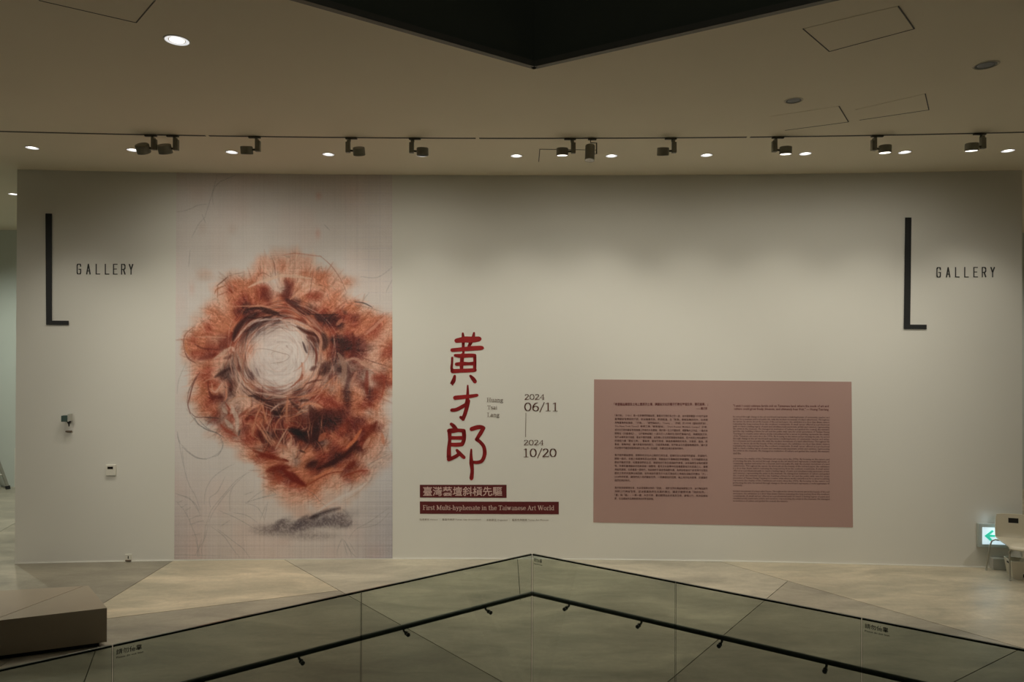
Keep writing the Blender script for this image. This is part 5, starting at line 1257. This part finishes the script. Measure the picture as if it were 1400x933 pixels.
# ------------------------------------------------------------------ bench
BH = 0.40
A_ = atz(146.5, 831.5, BH); B_ = atz(121, 801, BH); C_ = atz(0, 848.5, BH); D_ = atz(0, 808, BH)
fdir = Vector((C_.x-A_.x, C_.y-A_.y)).normalized(); bdir = Vector((D_.x-B_.x, D_.y-B_.y)).normalized()
A2, B2 = Vector(P(A_)), Vector(P(B_)); C2 = A2+fdir*1.9; D2 = B2+bdir*1.9
bench = thing('padded_bench', (A2.x, A2.y, 0), 'low beige padded bench with a diagonal seam at the lower left', 'bench')
s0 = Vector(P(atz(113, 801.8, BH))); s1 = Vector(P(atz(0, 844.5, BH)))
sd_ = (s1-s0).normalized()
def lineX(p, d, q, e):  # intersection
    den = d.x*e.y-d.y*e.x; t = ((q.x-p.x)*e.y-(q.y-p.y)*e.x)/den; return p+d*t
sA = lineX(s0, sd_, B2, bdir); sB = lineX(s0, sd_, A2, fdir)
g_ = 0.003; nn = Vector((-sd_.y, sd_.x))*g_
MB().prism([tuple(A2), tuple(B2), tuple(sA+nn), tuple(sB+nn)] if (B2-s0).dot(nn) > 0 else [tuple(A2), tuple(B2), tuple(sA-nn), tuple(sB-nn)], 0.045, BH).build('seat_block', M['leather'], bench, bevel=0.006, smooth=True)
o_ = -1 if (B2-s0).dot(nn) > 0 else 1
MB().prism([tuple(sB+nn*o_), tuple(sA+nn*o_), tuple(D2), tuple(C2)], 0.045, BH).build('seat_block', M['leather'], bench, bevel=0.006, smooth=True)
cen = (A2+B2+C2+D2)/4
MB().prism([tuple(cen+(p_-cen)*0.93) for p_ in (A2, B2, D2, C2)], 0.0, 0.05).build('plinth', M['plinth'], bench)

# ------------------------------------------------------------------ ladder in the room beyond
lf = atz(12.3, 667.5, 0); lf.z = 0
lf.y = min(lf.y, 14.75)
lf.x = ((12.3-CX)/FPX)*lf.y
lad = thing('step_ladder', lf, 'aluminium step ladder with black feet in the room beyond the left wall end', 'ladder')
top = Vector((lf.x-0.62, lf.y-0.12, 1.95))
lf2 = lf+Vector((-0.42, -0.42, 0)); top2 = top+Vector((-0.22, -0.22, 0))
for a_, b_ in ((lf, top), (lf2, top2)):
    MB().tube([a_+Vector((0, 0, 0.03)), b_], 0.034, 4).build('rail', M['alu'], lad)
    MB().cyl(a_, a_+Vector((-0.012, 0, 0.07)), 0.045, 12).build('foot', M['rubber'], lad)
for k in range(1, 6):
    z_ = k/6.2; MB().tube([lf+(top-lf)*z_, lf2+(top2-lf2)*z_], 0.02, 6).build('rung', M['alu'], lad)
bk1 = lf+Vector((-1.25, 0.0, 0)); bk2 = lf2+Vector((-1.25, 0.0, 0))
for a_, b_ in ((bk1, top), (bk2, top2)):
    MB().tube([a_+Vector((0, 0, 0.03)), b_], 0.024, 4).build('rail', M['alu'], lad)
    MB().cyl(a_, a_+Vector((0.012, 0, 0.07)), 0.035, 12).build('foot', M['rubber'], lad)
MB().box((top+top2)/2+Vector((0, 0, 0.02)), (0.30, 0.36, 0.03)).build('top_cap', M['alu'], lad)

# ------------------------------------------------------------------ stickers on the glass
def sticker(end, px, toward, wpx, dx0, label):
    a, d, n = side_pts(end); t0 = at_seam(end, px)
    d_ = d if toward > 0 else -d
    base = a+d*t0+d_*dx0
    t = thing('glass_sticker', (base.x, base.y, HR-0.05), label, 'sticker', 'warning stickers on the glass balustrade')
    for nm_, txt, z0, hh, ww in (('sticker_characters', '請勿倚靠', HR-0.066, 0.034, wpx*0.95), ('sticker_caption', 'Please do not lean', HR-0.090, 0.012, wpx)):
        vs, fs = font_mesh(txt, 2, 0.012); mn, mx = vs.min(0), vs.max(0)
        sx = ww/(mx[0]-mn[0]); sz = hh/(mx[1]-mn[1])
        vv = []
        for x, y in vs:
            p_ = base+d_*((x-mn[0])*sx)-n*0.002
            vv.append((p_.x, p_.y, z0+(y-mn[1])*sz))
        mesh_obj(nm_, vv, fs, M['sticker'], t)
# text must run left to right as seen, i.e. towards +x
sticker(fL, 154, -1, 0.15, 0.02, 'small dark warning sticker on the glass near the bench end')
sticker(fR, 1178, 1, 0.15, 0.02, 'small dark warning sticker on the glass at the right pane')
sticker(fR, 729, 1, 0.085, 0.01, 'small dark warning sticker on the glass at the pointed corner')
